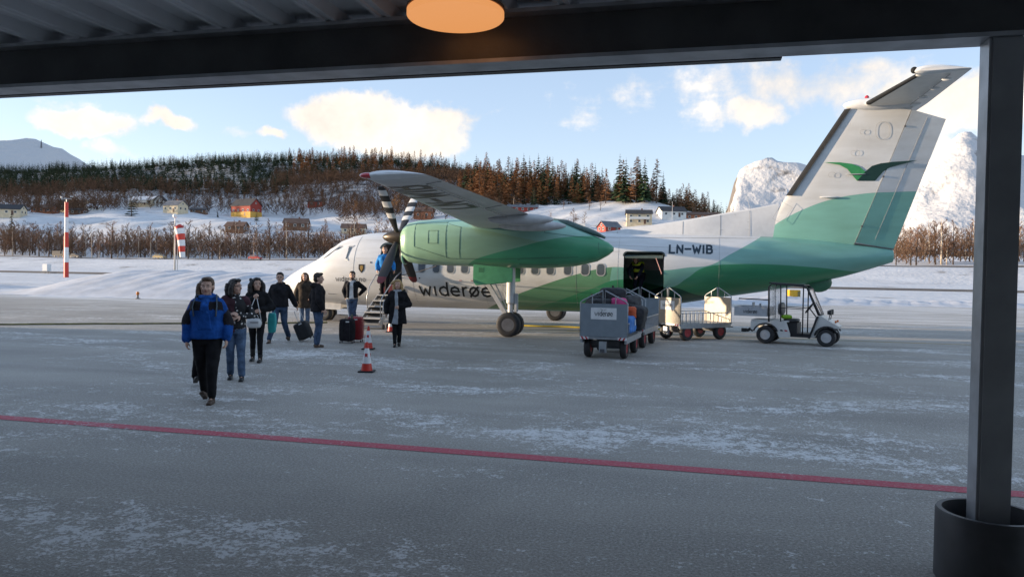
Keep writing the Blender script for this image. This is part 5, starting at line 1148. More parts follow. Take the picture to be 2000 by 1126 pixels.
def person(loc, face, H, P, style, label, group=None):
    """face: heading (radians, 0 looks towards the camera along -y); P: joint positions for a 1.75 m figure, x = figure's left, y = behind, z up"""
    k = H / 1.75; root = empty('person', loc, face); tag(root, label, 'person', group)
    V = lambda p: Vector(p) * k
    hipc = V(P.get('hips', (0, 0, .94))); chest = V(P.get('chest', (0, .0, 1.36))); neck = V(P.get('neck', (0, .01, 1.49))); head = V(P.get('head', (0, -.015, 1.635)))
    hy, hp = P.get('head_yaw', 0), P.get('head_pitch', 0); ty = P.get('twist', 0)
    shw = P.get('shoulder', style.get('shoulder', .160)) * k; hk = k * 1.12; hpw = .095 * k
    Ms = Matrix.Rotation(ty, 3, 'Z'); sh = {1: chest + Ms @ Vector((shw, .01, .03 * k)), -1: chest + Ms @ Vector((-shw, .01, .03 * k))}
    el = {1: V(P['elbow_l']), -1: V(P['elbow_r'])}; wr = {1: V(P['wrist_l']), -1: V(P['wrist_r'])}
    hip = {1: hipc + Vector((hpw, 0, -.03 * k)), -1: hipc + Vector((-hpw, 0, -.03 * k))}
    kn = {1: V(P['knee_l']), -1: V(P['knee_r'])}; an = {1: V(P['ankle_l']), -1: V(P['ankle_r'])}
    waist = lerp(hipc, chest, .45)
    bw = style.get('bulk', 1.0) * k
    # body: one continuous skin
    b = MB()
    trunk(b, [(hipc + Vector((0, 0, -.08 * k)), .13 * bw, .10 * bw, 0), (hipc, .155 * bw, .11 * bw, 0), (waist, .125 * bw, .095 * bw, ty * .5), (chest, .15 * bw, .105 * bw, ty), (chest + Vector((0, .005, .08 * k)), .12 * bw, .08 * bw, ty), (neck, .055 * k, .055 * k, ty)])
    limb(b, [chest + Vector((0, 0, .08 * k)), neck, head + Vector((0, .01 * k, -.06 * k))], [.07 * k, .054 * k, .05 * k])
    Mh = Matrix.Rotation(hy, 3, 'Z') @ Matrix.Rotation(hp, 3, 'X')
    hv = lambda x, y, z: head + Mh @ Vector((x * hk, y * hk, z * hk))
    b.ell(hv(0, .012, .03), (.074 * hk, .093 * hk, .088 * hk), 20, 14, Mh); b.ell(hv(0, -.02, -.035), (.058 * hk, .068 * hk, .078 * hk), 18, 12, Mh)
    b.ell(hv(0, -.055, -.085), (.03 * hk, .026 * hk, .024 * hk), 12, 8, Mh); b.tube([hv(0, -.083, .012), hv(0, -.104, -.028)], [.008 * hk, .015 * hk], 8); b.ell(hv(0, -.097, -.03), (.016 * hk, .013 * hk, .011 * hk), 10, 7)
    for s in (-1, 1):
        b.ell(hv(s * .076, .012, -.01), (.011 * hk, .02 * hk, .03 * hk), 10, 7, Mh); b.ell(hv(s * .03, -.074, .022), (.022 * hk, .012 * hk, .008 * hk), 10, 7, Mh); b.ell(hv(s * .035, -.06, -.035), (.024 * hk, .022 * hk, .022 * hk), 10, 7, Mh)
        limb(b, [sh[s], el[s], wr[s]], [.048 * k, .038 * k, .026 * k]); limb(b, [hip[s], kn[s], an[s]], [.075 * k, .052 * k, .036 * k])
        dr = P.get('hand_dir', {}).get(s) or (wr[s] - el[s]); pn = P.get('palm', {}).get(s) or (-s * 1, 0, -.1)
        hand(b, wr[s], dr, pn, k * 1.02, P.get('curl', {}).get(s, .8), s)
        b.tube([an[s], an[s] + Vector((0, -.06 * k, -.045 * k))], [.026 * k, .016 * k], 8)
    body = blob('body', b, M_SKIN, root, vox=.0085, smooth=2)
    # face details
    for s in (-1, 1):
        MB().ell(hv(s * .030, -.0835, .008), (.0125 * k, .006 * k, .0065 * k), 10, 7, Mh).build('eye', mat('eye_white', (.5, .47, .45), .3), body, smooth=True)
        MB().ell(hv(s * .030, -.0885, .008), (.006 * k, .003 * k, .006 * k), 8, 6, Mh).build('iris', mat('iris_dark', (.02, .02, .025), .2), body, smooth=True)
        MB().tube([hv(s * .014, -.094, .026), hv(s * .032, -.092, .031), hv(s * .048, -.082, .025)], .0035 * k, 6).build('eyebrow', style['hair'], body)
    MB().tube([hv(-.022, -.0855, -.058), hv(0, -.0915, -.056), hv(.022, -.0855, -.058)], [.003 * k, .0065 * k, .003 * k], 8, flat=.8).build('lips', mat('lips', (.36, .12, .11), .4), body, smooth=True)
    # trousers
    tr = MB(); lo = style.get('leg', (.098, .074, .062)); trunk(tr, [(hipc + Vector((0, 0, -.12 * k)), .155 * bw, .118 * bw, 0), (hipc + Vector((0, 0, .0)), .172 * bw, .128 * bw, 0), (hipc + Vector((0, 0, .12 * k)), .15 * bw, .115 * bw, ty * .3)])
    for s in (-1, 1): limb(tr, [hip[s] + Vector((0, 0, -.02 * k)), kn[s], an[s] + Vector((0, 0, .03 * k))], [lo[0] * bw, lo[1] * k, lo[2] * k], 12)
    blob('trousers', tr, style['legs'], root, vox=.013, smooth=5, wr=.022)
    # shoes
    for s in (-1, 1):
        f = MB(); a = an[s]; yaw = P.get('foot_yaw', {}).get(s, 0); pit = P.get('foot_pitch', {}).get(s, 0); Mf = Matrix.Rotation(yaw, 3, 'Z') @ Matrix.Rotation(pit, 3, 'X')
        fv = lambda x, y, z: a + Mf @ Vector((x * k, y * k, z * k))
        f.ell(fv(0, .012, -.045), (.042 * k, .055 * k, .042 * k), 12, 8, Mf); f.ell(fv(0, -.075, -.055), (.044 * k, .085 * k, .032 * k), 12, 8, Mf); f.ell(fv(0, -.135, -.06), (.041 * k, .05 * k, .026 * k), 12, 8, Mf)
        f.tube([fv(0, 0, .06), fv(0, .005, -.03)], [.05 * k, .045 * k], 10); f.box(fv(0, -.06, -.078), (.076 * k, .235 * k, .022 * k), M=Mf)
        if style.get('heel'): f.box(fv(0, .03, -.065), (.05 * k, .05 * k, .05 * k), M=Mf)
        if style.get('boot'): f.tube([a + (kn[s] - a) * .42, a], [.056 * k, .048 * k], 10)
        blob('shoe', f, style['shoes'], root, vox=.009, smooth=4)
    # coat
    j = MB(); L_ = style.get('coat_len', .0); th = style.get('coat', 1.0); hb = hipc + Vector((0, 0, -.04 * k - L_ * k))
    secs = [(hb, (.185 + .04 * min(1, L_ * 2)) * bw * th, (.145 + .02 * min(1, L_ * 2)) * bw * th, 0), (hipc + Vector((0, 0, .04 * k)), .178 * bw * th, .14 * bw * th, ty * .2), (waist + Vector((0, 0, .03 * k)), .168 * bw * th, .135 * bw * th, ty * .5), (chest + Vector((0, 0, -.04 * k)), .195 * bw * th, .142 * bw * th, ty), (chest + Vector((0, .005, .05 * k)), .16 * bw * th, .115 * bw * th, ty), (chest + Vector((0, .008, .10 * k)), .105 * bw * th, .095 * bw * th, ty), (neck + Vector((0, .005, -.02 * k)), .07 * k, .075 * k, ty)]
    trunk(j, secs, 24)
    ar = style.get('sleeve', (.074, .062, .048))
    for s in (-1, 1): limb(j, [lerp(sh[s], chest + Vector((0, 0, .06 * k)), .35), sh[s], el[s], lerp(el[s], wr[s], .93)], [ar[0] * k * th * .85, ar[0] * k * th * .92, ar[1] * k * th, ar[2] * k * th], 12)
    if style.get('collar', True): j.tube([neck + Vector((0, .005, -.05 * k)), neck + Vector((0, 0, .02 * k))], [.082 * k, .068 * k], 16)
    if style.get('hood'): j.ell(neck + Ms @ Vector((0, .10 * k, -.02 * k)), (.125 * k, .085 * k, .07 * k), 14, 9)
    coat = blob('coat', j, style['top'], root, vox=.0135, smooth=5, wr=.028)
    # hair
    hr = MB(); ht = style.get('hair_type', 'short'); hm = style['hair']
    hr.ell(hv(0, .024, .045), (.083 * hk, .095 * hk, .084 * hk), 18, 12, Mh); hr.ell(hv(0, .05, -.005), (.078 * hk, .066 * hk, .085 * hk), 16, 10, Mh)
    hr.ell(hv(0, -.045, .098), (.062 * hk, .045 * hk, .028 * hk), 14, 9, Mh)
    if ht in ('long', 'bob', 'curly'):
        ln = {'long': .30, 'bob': .15, 'curly': .22}[ht]; wd_ = {'long': 1.0, 'bob': 1.05, 'curly': 1.35}[ht]
        for s in (-1, 1):
            hr.tube([hv(s * .068, 0, .07), hv(s * .088 * wd_, .012, -.02), hv(s * .085 * wd_, .02, -.02 - ln * .6), hv(s * .07 * wd_, .02, -.03 - ln)], [.03 * hk, .036 * hk * wd_, .04 * hk * wd_, .018 * hk], 10)
        for q in (-.045, 0, .045): hr.tube([hv(q, .085, .05), hv(q * 1.2, .1, -.06), hv(q * 1.2, .085, -.05 - ln)], [.05 * hk, .052 * hk * wd_, .03 * hk], 10)
        if ht == 'curly':
            for q in range(26):
                a = q * 2.4; z = -.16 + .25 * (q / 26); hr.ell(hv(.10 * math.cos(a), .035 + .085 * abs(math.sin(a)), z), (.034 * hk,) * 3, 8, 6)
    blob('hair', hr, hm, root, vox=.008, smooth=2, wr=.016, wt=CURL)
    return root, dict(k=k, V=V, hipc=hipc, chest=chest, neck=neck, head=head, hv=hv, Mh=Mh, sh=sh, el=el, wr=wr, hip=hip, kn=kn, an=an, waist=waist, coat=coat, bw=bw)
def cloth(n, c, v=.15, b_=.8): return mat(n, c, .85, var=v + .1, vscale=9, bump=b_, bscale=22, spec=.15)
JEANS = cloth('blue_denim', (.055, .085, .145), .35); JEANS2 = cloth('mid_blue_denim', (.085, .13, .21), .35); BLACK = cloth('black_cloth', (.012, .012, .014), .3); BLKC = cloth('black_coat_cloth', (.014, .014, .016), .3)
SHOEB = mat('brown_leather', (.07, .04, .025), .5, var=.25); SHOEK = mat('black_leather', (.014, .013, .013), .4)
H_BR = mat('brown_hair', (.10, .055, .03), .5, var=.35, vscale=30, bump=.8, bscale=80); H_DK = mat('dark_hair', (.018, .013, .012), .45, var=.4, vscale=30, bump=.8, bscale=80); H_BL = mat('blonde_hair', (.52, .34, .15), .5, var=.25, vscale=30, bump=.8, bscale=80); H_DB = mat('dark_brown_hair', (.03, .02, .015), .55, var=.4, vscale=40, bump=.6, bscale=90)
walk = dict(knee_l=(.10, -.10, .50), ankle_l=(.10, -.13, .085), knee_r=(-.09, .02, .50), ankle_r=(-.09, .22, .13), foot_pitch={-1: R(-28)}, elbow_l=(.27, .04, 1.13), wrist_l=(.27, -.06, .90), elbow_r=(-.27, .06, 1.13), wrist_r=(-.27, .02, .89))
def P(**kw): d = dict(walk); d.update(kw); return d
GP = 'passengers walking from the airplane'
# 1 woman in the blue and black jacket
M_BLUEJ = cloth('royal_blue_shell', (.012, .075, .30), .2)
r1, b1 = person((-4.36, 10.72, 0), R(8), 1.76, P(knee_l=(.10, -.13, .50), ankle_l=(.11, -.18, .085), knee_r=(-.08, .04, .49), ankle_r=(-.075, .20, .10), elbow_l=(.265, .05, 1.13), wrist_l=(.27, -.03, .90), elbow_r=(-.275, .04, 1.14), wrist_r=(-.265, -.04, .88), palm={-1: (1, 0, 0), 1: (-1, 0, 0)}, head_pitch=R(2), twist=R(-4)),
  dict(top=M_BLUEJ, legs=BLACK, shoes=SHOEB, hair=H_BR, hair_type='short', coat=1.12, bulk=1.1, shoulder=.150, sleeve=(.088, .078, .062), hood=True, leg=(.112, .082, .062)), 'woman walking in a royal blue and black winter jacket and black trousers', GP)
def yoke(b, mt):   # dark shoulder panels over the coat
    k = b['k']; y = MB()
    trunk(y, [(b['chest'] + Vector((0, 0, -.06 * k)), .197 * 1.1 * 1.135 * k, .146 * 1.1 * 1.135 * k, 0), (b['chest'] + Vector((0, .005, .06 * k)), .182 * 1.1 * 1.135 * k, .124 * 1.1 * 1.135 * k, 0), (b['neck'] + Vector((0, .01, -.04 * k)), .10 * k, .10 * k, 0)], 24)
    for s in (-1, 1): limb(y, [lerp(b['sh'][s], b['chest'], .2), b['sh'][s], b['el'][s], lerp(b['el'][s], b['wr'][s], .2)], [.082 * k, .088 * k, .091 * k, .086 * k], 12)
    return blob('shoulder_yoke', y, mt, b['coat'], vox=.014, smooth=4, wr=.026)
yk = yoke(b1, cloth('black_shell', (.022, .02, .024), .25))
def front_strip(b, mt):
    k = b['k']; m_ = MB()
    c = b['chest']; m_.prism([b['waist'] + Vector((-.10 * k, -.155 * k * 1.13, -.1 * k)), b['waist'] + Vector((.10 * k, -.155 * k * 1.13, -.1 * k)), c + Vector((.055 * k, -.168 * k * 1.1, .0)), b['neck'] + Vector((.07 * k, -.12 * k, -.03 * k)), b['neck'] + Vector((-.07 * k, -.12 * k, -.03 * k)), c + Vector((-.055 * k, -.168 * k * 1.1, .0))], (0, .06, 0))
    return blob('front_panel', m_, mt, b['coat'], vox=.012, smooth=6)
front_strip(b1, M_BLUEJ)
k = b1['k']; sc_ = MB(); sc_.torus(b1['neck'] + Vector((0, -.012, -.01)), .088, .042, 'Z', 20, 8); sc_.ell(b1['neck'] + Vector((.01, -.125, -.06)), (.05, .035, .045))
for s, ln in ((-1, .13), (1, .17)): sc_.tube([b1['neck'] + Vector((s * .012, -.13, -.06)), b1['neck'] + Vector((s * .035, -.165, -.06 - ln * .5)), b1['neck'] + Vector((s * .045, -.185, -.06 - ln))], [.025, .035, .028], 8, flat=.6)
blob('scarf', sc_, cloth('blue_scarf', (.02, .10, .36), .25), r1, vox=.012, smooth=3)
for s in (-1, 1): MB().tube([b1['chest'] + Vector((s * .15, -.15, -.14)), b1['chest'] + Vector((s * .165, -.155, 0)), b1['chest'] + Vector((s * .14, -.06, .155)), b1['chest'] + Vector((s * .13, .1, .12))], .024, 8, flat=.35).build('backpack_strap', cloth('grey_strap', (.10, .13, .16)), r1, smooth=True)
# 2 person close behind her, mostly hidden
person((-4.95, 12.05, 0), R(35), 1.70, P(elbow_l=(.25, .05, 1.12), wrist_l=(.25, -.05, .9)), dict(top=cloth('purple_jacket', (.07, .03, .13)), legs=BLACK, shoes=SHOEK, hair=H_BR, hair_type='long', bulk=1.0, coat=1.0), 'brown haired person in purple jacket half hidden behind the woman in blue', GP)
# 3 woman looking aside, maroon jacket over patterned blouse
def blouse_mat():
    mt = mat('patterned_blouse', (.012, .012, .014), .8, var=.1); nt = mt.node_tree; b = nt.nodes['Principled BSDF']; N = nt.nodes.new
    tc = N('ShaderNodeTexCoord'); v = N('ShaderNodeTexVoronoi'); v.inputs['Scale'].default_value = 17; r = N('ShaderNodeValToRGB'); r.color_ramp.elements[0].position = .26; r.color_ramp.elements[0].color = (.6, .57, .55, 1); r.color_ramp.elements[1].position = .3; r.color_ramp.elements[1].color = (.012, .012, .014, 1)
    nt.links.new(tc.outputs['Object'], v.inputs['Vector']); nt.links.new(v.outputs['Distance'], r.inputs[0]); nt.links.new(r.outputs[0], b.inputs['Base Color']); return mt
MAROON = cloth('maroon_jacket', (.06, .027, .034), .25)
r3, b3 = person((-4.72, 12.78, 0), R(14), 1.71, P(knee_l=(.10, -.05, .50), ankle_l=(.12, -.09, .085), knee_r=(-.08, .0, .50), ankle_r=(-.09, .14, .09), foot_pitch={}, elbow_l=(.30, -.02, 1.14), wrist_l=(.10, -.22, 1.12), elbow_r=(-.27, .0, 1.13), wrist_r=(-.05, -.22, 1.17), palm={1: (0, .6, -.6), -1: (0, .5, -.6)}, curl={1: .9, -1: .9}, head_yaw=R(62), twist=R(10)),
  dict(top=blouse_mat(), legs=JEANS2, shoes=SHOEK, boot=True, heel=True, hair=H_DK, hair_type='bob', coat=1.0, bulk=1.03, shoulder=.150, sleeve=(.075, .062, .046)), 'woman looking aside in maroon jacket, patterned blouse and blue jeans', GP)
jk = MB(); kk = b3['k']
trunk(jk, [(b3['hipc'] + Vector((-.075, .025, -.10)), .165, .165, 0), (b3['waist'] + Vector((-.075, .02, 0)), .16, .17, R(10)), (b3['chest'] + Vector((-.08, .015, -.02)), .175, .175, R(10)), (b3['chest'] + Vector((-.04, .02, .07)), .165, .125, R(10)), (b3['neck'] + Vector((0, .03, -.02)), .10, .085, 0)], 24)
limb(jk, [b3['sh'][-1], b3['el'][-1], lerp(b3['el'][-1], b3['wr'][-1], .5)], [.102, .096, .084], 12); limb(jk, [lerp(b3['sh'][1], b3['chest'], .2), b3['sh'][1], lerp(b3['sh'][1], b3['el'][1], .25)], [.085, .09, .082], 12)
blob('jacket', jk, MAROON, r3, vox=.014, smooth=5, wr=.026)
MB().torus(b3['hv'](0, -.005, .01), .085, .004, 'Z', 20, 6).build('glasses', mat('glasses_black', (.01, .01, .01), .3), r3)
# 4 woman in black with the white handbag
r4, b4 = person((-5.22, 15.32, 0), R(6), 1.70, P(knee_l=(.09, -.10, .50), ankle_l=(.11, -.15, .10), knee_r=(-.08, .03, .50), ankle_r=(-.10, .10, .10), foot_pitch={}, elbow_l=(.30, .03, 1.15), wrist_l=(.13, -.19, 1.10), elbow_r=(-.26, .0, 1.15), wrist_r=(-.02, -.2, 1.35), palm={1: (-.3, .6, -.2), -1: (.2, .7, 0)}, curl={1: 1.2, -1: 1.4}, head_yaw=R(28)),
  dict(top=BLKC, legs=BLACK, shoes=SHOEK, heel=True, boot=True, hair=H_DK, hair_type='curly', coat=1.1, bulk=1.0, shoulder=.150, coat_len=.06, sleeve=(.09, .078, .056), leg=(.096, .066, .052)), 'woman with dark curly hair in a black coat, tights and heeled boots', GP)
def handbag():
    p = Matrix.Rotation(R(6), 3, 'Z') @ Vector((.01, -.27, 0)) + Vector((-5.22, 15.32, 0)); e = empty('handbag', (p.x, p.y, .70), R(6)); tag(e, 'white leather barrel handbag on a long strap held by the woman in black', 'handbag')
    M_ = mat('white_leather', (.6, .6, .6), .4, bump=.2, bscale=30); pillow(MB(), (0, 0, .11), (.30, .16, .20), 0, 0, 3.5).build('body', M_, e, smooth=True)
    MB().tube([(-.14, 0, .16), (-.06, 0, .42), (.02, .06, .66)], .008, 6).build('strap', M_, e, smooth=True); MB().tube([(.14, 0, .16), (.09, 0, .42), (.03, .06, .66)], .008, 6).build('strap', M_, e, smooth=True)
    MB().tube([(-.10, -.05, .2), (-.08, -.07, .27), (.08, -.07, .27), (.10, -.05, .2)], .009, 6).build('handle', M_, e, smooth=True); MB().box((.02, -.085, .13), (.16, .012, .015)).build('zip', mat('zip_grey', (.15, .15, .16), .4), e)
handbag()
p = Vector((-5.0, 15.62, .57)); e = empty('tote_bag', p, R(10)); tag(e, 'turquoise carrier bag hanging beside the woman in black', 'bag')
MT = mat('turquoise_bag', (.03, .36, .36), .5, bump=.4, bscale=12); pillow(MB(), (0, 0, .21), (.18, .12, .42), 0, 0, 5).build('body', MT, e, smooth=True)
MB().tube([(-.05, 0, .41), (-.04, 0, .54), (.04, 0, .54), (.05, 0, .41)], .008, 6).build('handle', MT, e, smooth=True)
# 5 man with glasses pulling the trolley
r5, b5 = person((-6.0, 19.36, 0), R(6), 1.79, P(knee_l=(.10, .06, .50), ankle_l=(.17, .26, .12), knee_r=(-.10, -.16, .51), ankle_r=(-.21, -.22, .085), foot_pitch={1: R(-20)}, elbow_l=(.27, .10, 1.15), wrist_l=(.37, .16, .92), elbow_r=(-.26, .06, 1.15), wrist_r=(-.28, -.08, .94), head_yaw=R(4)),
  dict(top=cloth('dark_jacket', (.018, .017, .02), .3), legs=JEANS, shoes=SHOEB, hair=H_DB, hair_type='short', coat=1.12, bulk=1.06, hood=True, sleeve=(.086, .074, .056), leg=(.10, .076, .062)), 'man in glasses, dark jacket and jeans striding with a trolley bag', GP)
MB().torus(b5['hv'](.031, -.097, .008), .019, .0025, 'Y', 16, 5).torus(b5['hv'](-.031, -.097, .008), .019, .0025, 'Y', 16, 5).bar(b5['hv'](-.012, -.1, .01), b5['hv'](.012, -.1, .01), .004, .004).build('glasses', mat('glasses_black', (.01, .01, .01), .3), r5)
# 6 woman in the brown parka
r6, b6 = person((-6.68, 24.15, 0), R(6), 1.76, P(knee_l=(.09, -.02, .50), ankle_l=(.09, .0, .085), knee_r=(-.09, -.02, .50), ankle_r=(-.09, .02, .085), foot_pitch={}, elbow_l=(.27, .03, 1.14), wrist_l=(.22, -.12, 1.0), elbow_r=(-.27, .04, 1.13), wrist_r=(-.25, -.05, .9), head_yaw=R(-4)),
  dict(top=cloth('brown_parka', (.045, .034, .026), .25), legs=JEANS2, shoes=SHOEB, hair=H_BR, hair_type='long', coat=1.16, bulk=1.03, shoulder=.150, coat_len=.26, sleeve=(.092, .08, .06), hood=True), 'woman with long brown hair in a brown fur-hooded parka and jeans', GP)
fm = MB()
for q in range(16): a = PI * (.05 + .9 * q / 15) ; fm.ell(b6['neck'] + Vector((.135 * math.cos(a), .045 + .06 * math.sin(a), -.03 + .03 * math.sin(a))), (.042, .042, .05), 8, 6)
blob('fur_hood', fm, mat('fur_trim', (.11, .085, .06), .9, var=.4, vscale=40, bump=1, bscale=90), r6, vox=.012, smooth=1)
# 7 man turned away in the dark jacket
r7, b7 = person((-4.74, 18.3, 0), R(118), 1.80, P(knee_l=(.10, -.04, .50), ankle_l=(.10, .01, .085), knee_r=(-.10, -.01, .50), ankle_r=(-.10, .04, .085), foot_pitch={}, foot_yaw={1: R(-10), -1: R(25)}, elbow_l=(.28, .08, 1.14), wrist_l=(.25, .02, .90), elbow_r=(-.28, .05, 1.15), wrist_r=(-.27, -.06, .93), head_yaw=R(-20)),
  dict(top=cloth('black_softshell', (.02, .018, .02), .3), legs=JEANS, shoes=SHOEB, hair=H_DB, hair_type='short', coat=1.1, bulk=1.07, coat_len=.05, sleeve=(.086, .074, .056), leg=(.104, .08, .066), hood=True), 'man seen from the side in a dark jacket and loose blue jeans', GP)
# 8 man in open jacket and white shirt
r8, b8 = person((-5.22, 24.45, 0), R(8), 1.83, P(hips=(.0, 0, .95), knee_l=(.06, -.06, .52), ankle_l=(.11, .06, .09), knee_r=(-.06, -.04, .52), ankle_r=(-.02, .0, .085), foot_pitch={}, elbow_l=(.38, .12, 1.22), wrist_l=(.20, .18, 1.03), elbow_r=(-.26, .06, 1.15), wrist_r=(-.20, .08, .95), head_yaw=R(-8), head_pitch=R(3)),
  dict(top=cloth('white_shirt', (.62, .62, .63), .08), legs=JEANS, shoes=SHOEB, hair=H_DB, hair_type='short', coat=.95, bulk=1.02, collar=False, sleeve=(.066, .056, .04), leg=(.095, .07, .058)), 'bearded man in an open black jacket over a white shirt, arm akimbo', GP)
jk = MB(); kk = b8['k']
for s, o in ((1, .095), (-1, -.12)):
    w_ = .075 if s > 0 else .05
    trunk(jk, [(b8['hipc'] + Vector((o, .0, -.02)), w_ + .02, .15, 0), (b8['waist'] + Vector((o, -.005, 0)), w_ + .015, .15, 0), (b8['chest'] + Vector((o, -.005, -.02)), w_ + .03, .155, 0), (b8['chest'] + Vector((o * .8, .01, .09)), w_, .11, 0)], 20)
trunk(jk, [(b8['hipc'] + Vector((0, .09, -.02)), .19, .07, 0), (b8['waist'] + Vector((0, .09, 0)), .18, .07, 0), (b8['chest'] + Vector((0, .085, 0)), .2, .075, 0), (b8['chest'] + Vector((0, .06, .1)), .14, .06, 0)], 20)
for s in (-1, 1): limb(jk, [lerp(b8['sh'][s], b8['chest'], .2), b8['sh'][s], b8['el'][s], lerp(b8['el'][s], b8['wr'][s], .92)], [.088, .09, .076, .058], 12)
blob('jacket', jk, cloth('black_open_jacket', (.013, .014, .018), .3), r8, vox=.014, smooth=4)
hd = MB(); hd.torus(b8['neck'] + Vector((0, .035, -.02)), .088, .034, 'Z', 18, 8); blob('hood', hd, cloth('grey_hood', (.14, .14, .15)), r8, vox=.012, smooth=3)
bd = MB(); bd.ell(b8['hv'](0, -.035, -.075), (.06 * kk, .06 * kk, .045 * kk), 14, 9); blob('beard', bd, H_DB, r8, vox=.009, smooth=2)
# 9 blonde woman
r9, b9 = person((-2.87, 18.82, 0), R(4), 1.66, P(knee_l=(.07, -.06, .50), ankle_l=(.05, -.02, .10), knee_r=(-.07, -.07, .50), ankle_r=(-.05, -.16, .09), foot_pitch={1: R(-15)}, elbow_l=(.29, .03, 1.12), wrist_l=(.06, -.2, 1.06), elbow_r=(-.29, .05, 1.12), wrist_r=(-.30, .0, .88), palm={1: (-.2, .7, .1)}, curl={1: 1.4}, head_yaw=R(-6)),
  dict(top=BLKC, legs=BLACK, shoes=SHOEK, boot=True, hair=H_BL, hair_type='bob', coat=1.15, bulk=1.03, shoulder=.150, coat_len=.30, sleeve=(.09, .08, .06), leg=(.09, .066, .054)), 'blonde woman in a long black coat with a pale grey scarf', GP)
sf = MB(); sf.torus(b9['neck'] + Vector((0, -.01, -.015)), .085, .03, 'Z', 18, 8)
sf.tube([b9['neck'] + Vector((-.03, -.10, -.02)), b9['chest'] + Vector((-.02, -.185, -.05)), b9['waist'] + Vector((-.01, -.20, 0)), b9['hipc'] + Vector((-.02, -.215, -.1)), b9['hipc'] + Vector((-.05, -.20, -.32))], [.035, .05, .042, .06, .085], 10, flat=.35)
blob('scarf', sf, cloth('grey_scarf', (.33, .35, .38), .15, .8), r9, vox=.012, smooth=3)
sw2 = MB(); sw2.tube([b9['hv'](-.05, -.02, .09), b9['hv'](-.12, 0, .05), b9['hv'](-.19, .02, .01)], [.04, .035, .012], 8); blob('windblown_hair', sw2, H_BL, r9, vox=.01, smooth=2)
# 10 passenger on the airstair, 11 loader in the hold
aw = lambda X, y, z: Matrix.Rotation(-R(13.34), 3, 'Z') @ Vector((X, y, z)) + Vector((-8.71, 28.31, 0))
q = aw(4.82, -1.55, .98)
person(q, R(4), 1.72, P(knee_l=(.09, -.10, .50), ankle_l=(.09, -.10, .085), knee_r=(-.09, .0, .50), ankle_r=(-.09, .03, .085), foot_pitch={}, elbow_l=(.30, -.02, 1.15), wrist_l=(.34, -.14, .95), elbow_r=(-.26, .03, 1.13), wrist_r=(-.25, -.1, .95)),
  dict(top=cloth('bright_blue_jacket', (.03, .20, .52), .3), legs=BLACK, shoes=SHOEK, hair=H_BR, hair_type='short', coat=1.12, bulk=1.02, sleeve=(.085, .075, .056)), 'passenger in a bright blue jacket coming down the airstair', GP)
q = aw(13.35, -.35, 1.06)
r11, b11 = person(q, R(-30), 1.70, P(hips=(0, .12, .84), chest=(0, -.12, 1.18), neck=(0, -.22, 1.26), head=(0, -.31, 1.36), head_pitch=R(35), knee_l=(.10, -.1, .47), ankle_l=(.10, .05, .085), knee_r=(-.10, -.08, .47), ankle_r=(-.10, .1, .085), foot_pitch={}, elbow_l=(.24, -.34, 1.02), wrist_l=(.14, -.45, .8), elbow_r=(-.24, -.34, 1.0), wrist_r=(-.14, -.45, .8)),
  dict(top=cloth('navy_workwear', (.012, .014, .025)), legs=cloth('navy_workwear', (.012, .014, .025)), shoes=SHOEK, hair=H_DK, hair_type='short', coat=1.05, bulk=1.04), 'loader in a yellow hi-vis vest bending inside the cargo hold')
vm = MB(); trunk(vm, [(b11['waist'] + Vector((0, .0, -.06)), .185, .15, 0), (b11['waist'] + Vector((0, 0, .04)), .182, .15, 0), (b11['chest'] + Vector((0, 0, -.02)), .205, .158, 0), (b11['chest'] + Vector((0, 0, .08)), .175, .13, 0)], 22)
for s in (-1, 1): limb(vm, [lerp(b11['sh'][s], b11['chest'], .3), b11['sh'][s]], [.09, .086], 12)
blob('vest', vm, mat('hi_vis_yellow', (.55, .62, .04), .7), r11, vox=.014, smooth=4)
# ---- hand luggage
def suitcase(loc, rz, size, mt, label, handle=.3, tilt=0, ribs=False):
    e = empty('suitcase', loc, rz); e.rotation_euler = (0, tilt, rz); tag(e, label, 'suitcase', 'hand luggage on the apron'); w, d, h_ = size
    bd = pillow(MB(), (0, 0, .05 + h_ / 2), (w, d, h_), 0, 0, 7, 20, 14).build('shell', mt, e, smooth=True)
    if ribs:
        for i in range(9): MB().box((0, 0, .12 + i * (h_ - .14) / 8), (w * 1.03, d * 1.03, .014)).build('rib', M_REDR, bd)
    else:
        for x in (-.25, .25): MB().box((x * w, -d / 2 - .002, .05 + h_ / 2), (.012, .012, h_ * .8)).build('groove', M_BAGK, bd)
    for x in (-.4, .4):
        for y in (-.35, .35): MB().lathe([(.026, -.01), (.026, .01)], (x * w, y * d, .026), 'X', 12).build('castor', M_BLK, e)
    if handle: MB().tube([(-w * .2, d * .3, h_ * .9), (-w * .2, d * .3, h_ + .05 + handle), (w * .2, d * .3, h_ + .05 + handle), (w * .2, d * .3, h_ * .9)], .009, 6).build('pull_handle', M_METAL, e)
    MB().tube([(-.06, 0, h_ + .045), (-.05, 0, h_ + .08), (.05, 0, h_ + .08), (.06, 0, h_ + .045)], .01, 6).build('grip', M_BAGK, e)
    MB().box((.1 * w, -d / 2 - .004, .05 + h_ * .88), (.09, .004, .03)).build('name_tag', M_STRW, e); return e
M_REDR = mat('red_ribbed_shell', (.30, .025, .03), .4)
suitcase((-4.27, 19.45, 0), R(-4), (.40, .26, .58), mat('black_shell', (.012, .012, .014), .35), 'upright black hard-shell suitcase standing in front of the red one', handle=.0)
suitcase((-4.14, 19.85, 0), R(-4), (.42, .26, .62), M_REDR, 'red ribbed suitcase standing behind the black one', handle=0, ribs=True)
suitcase((-5.38, 19.72, .03), R(-10), (.40, .26, .46), M_BAGK, 'black trolley bag tilted on its wheels, pulled by the man in glasses', handle=.34, tilt=R(-24))
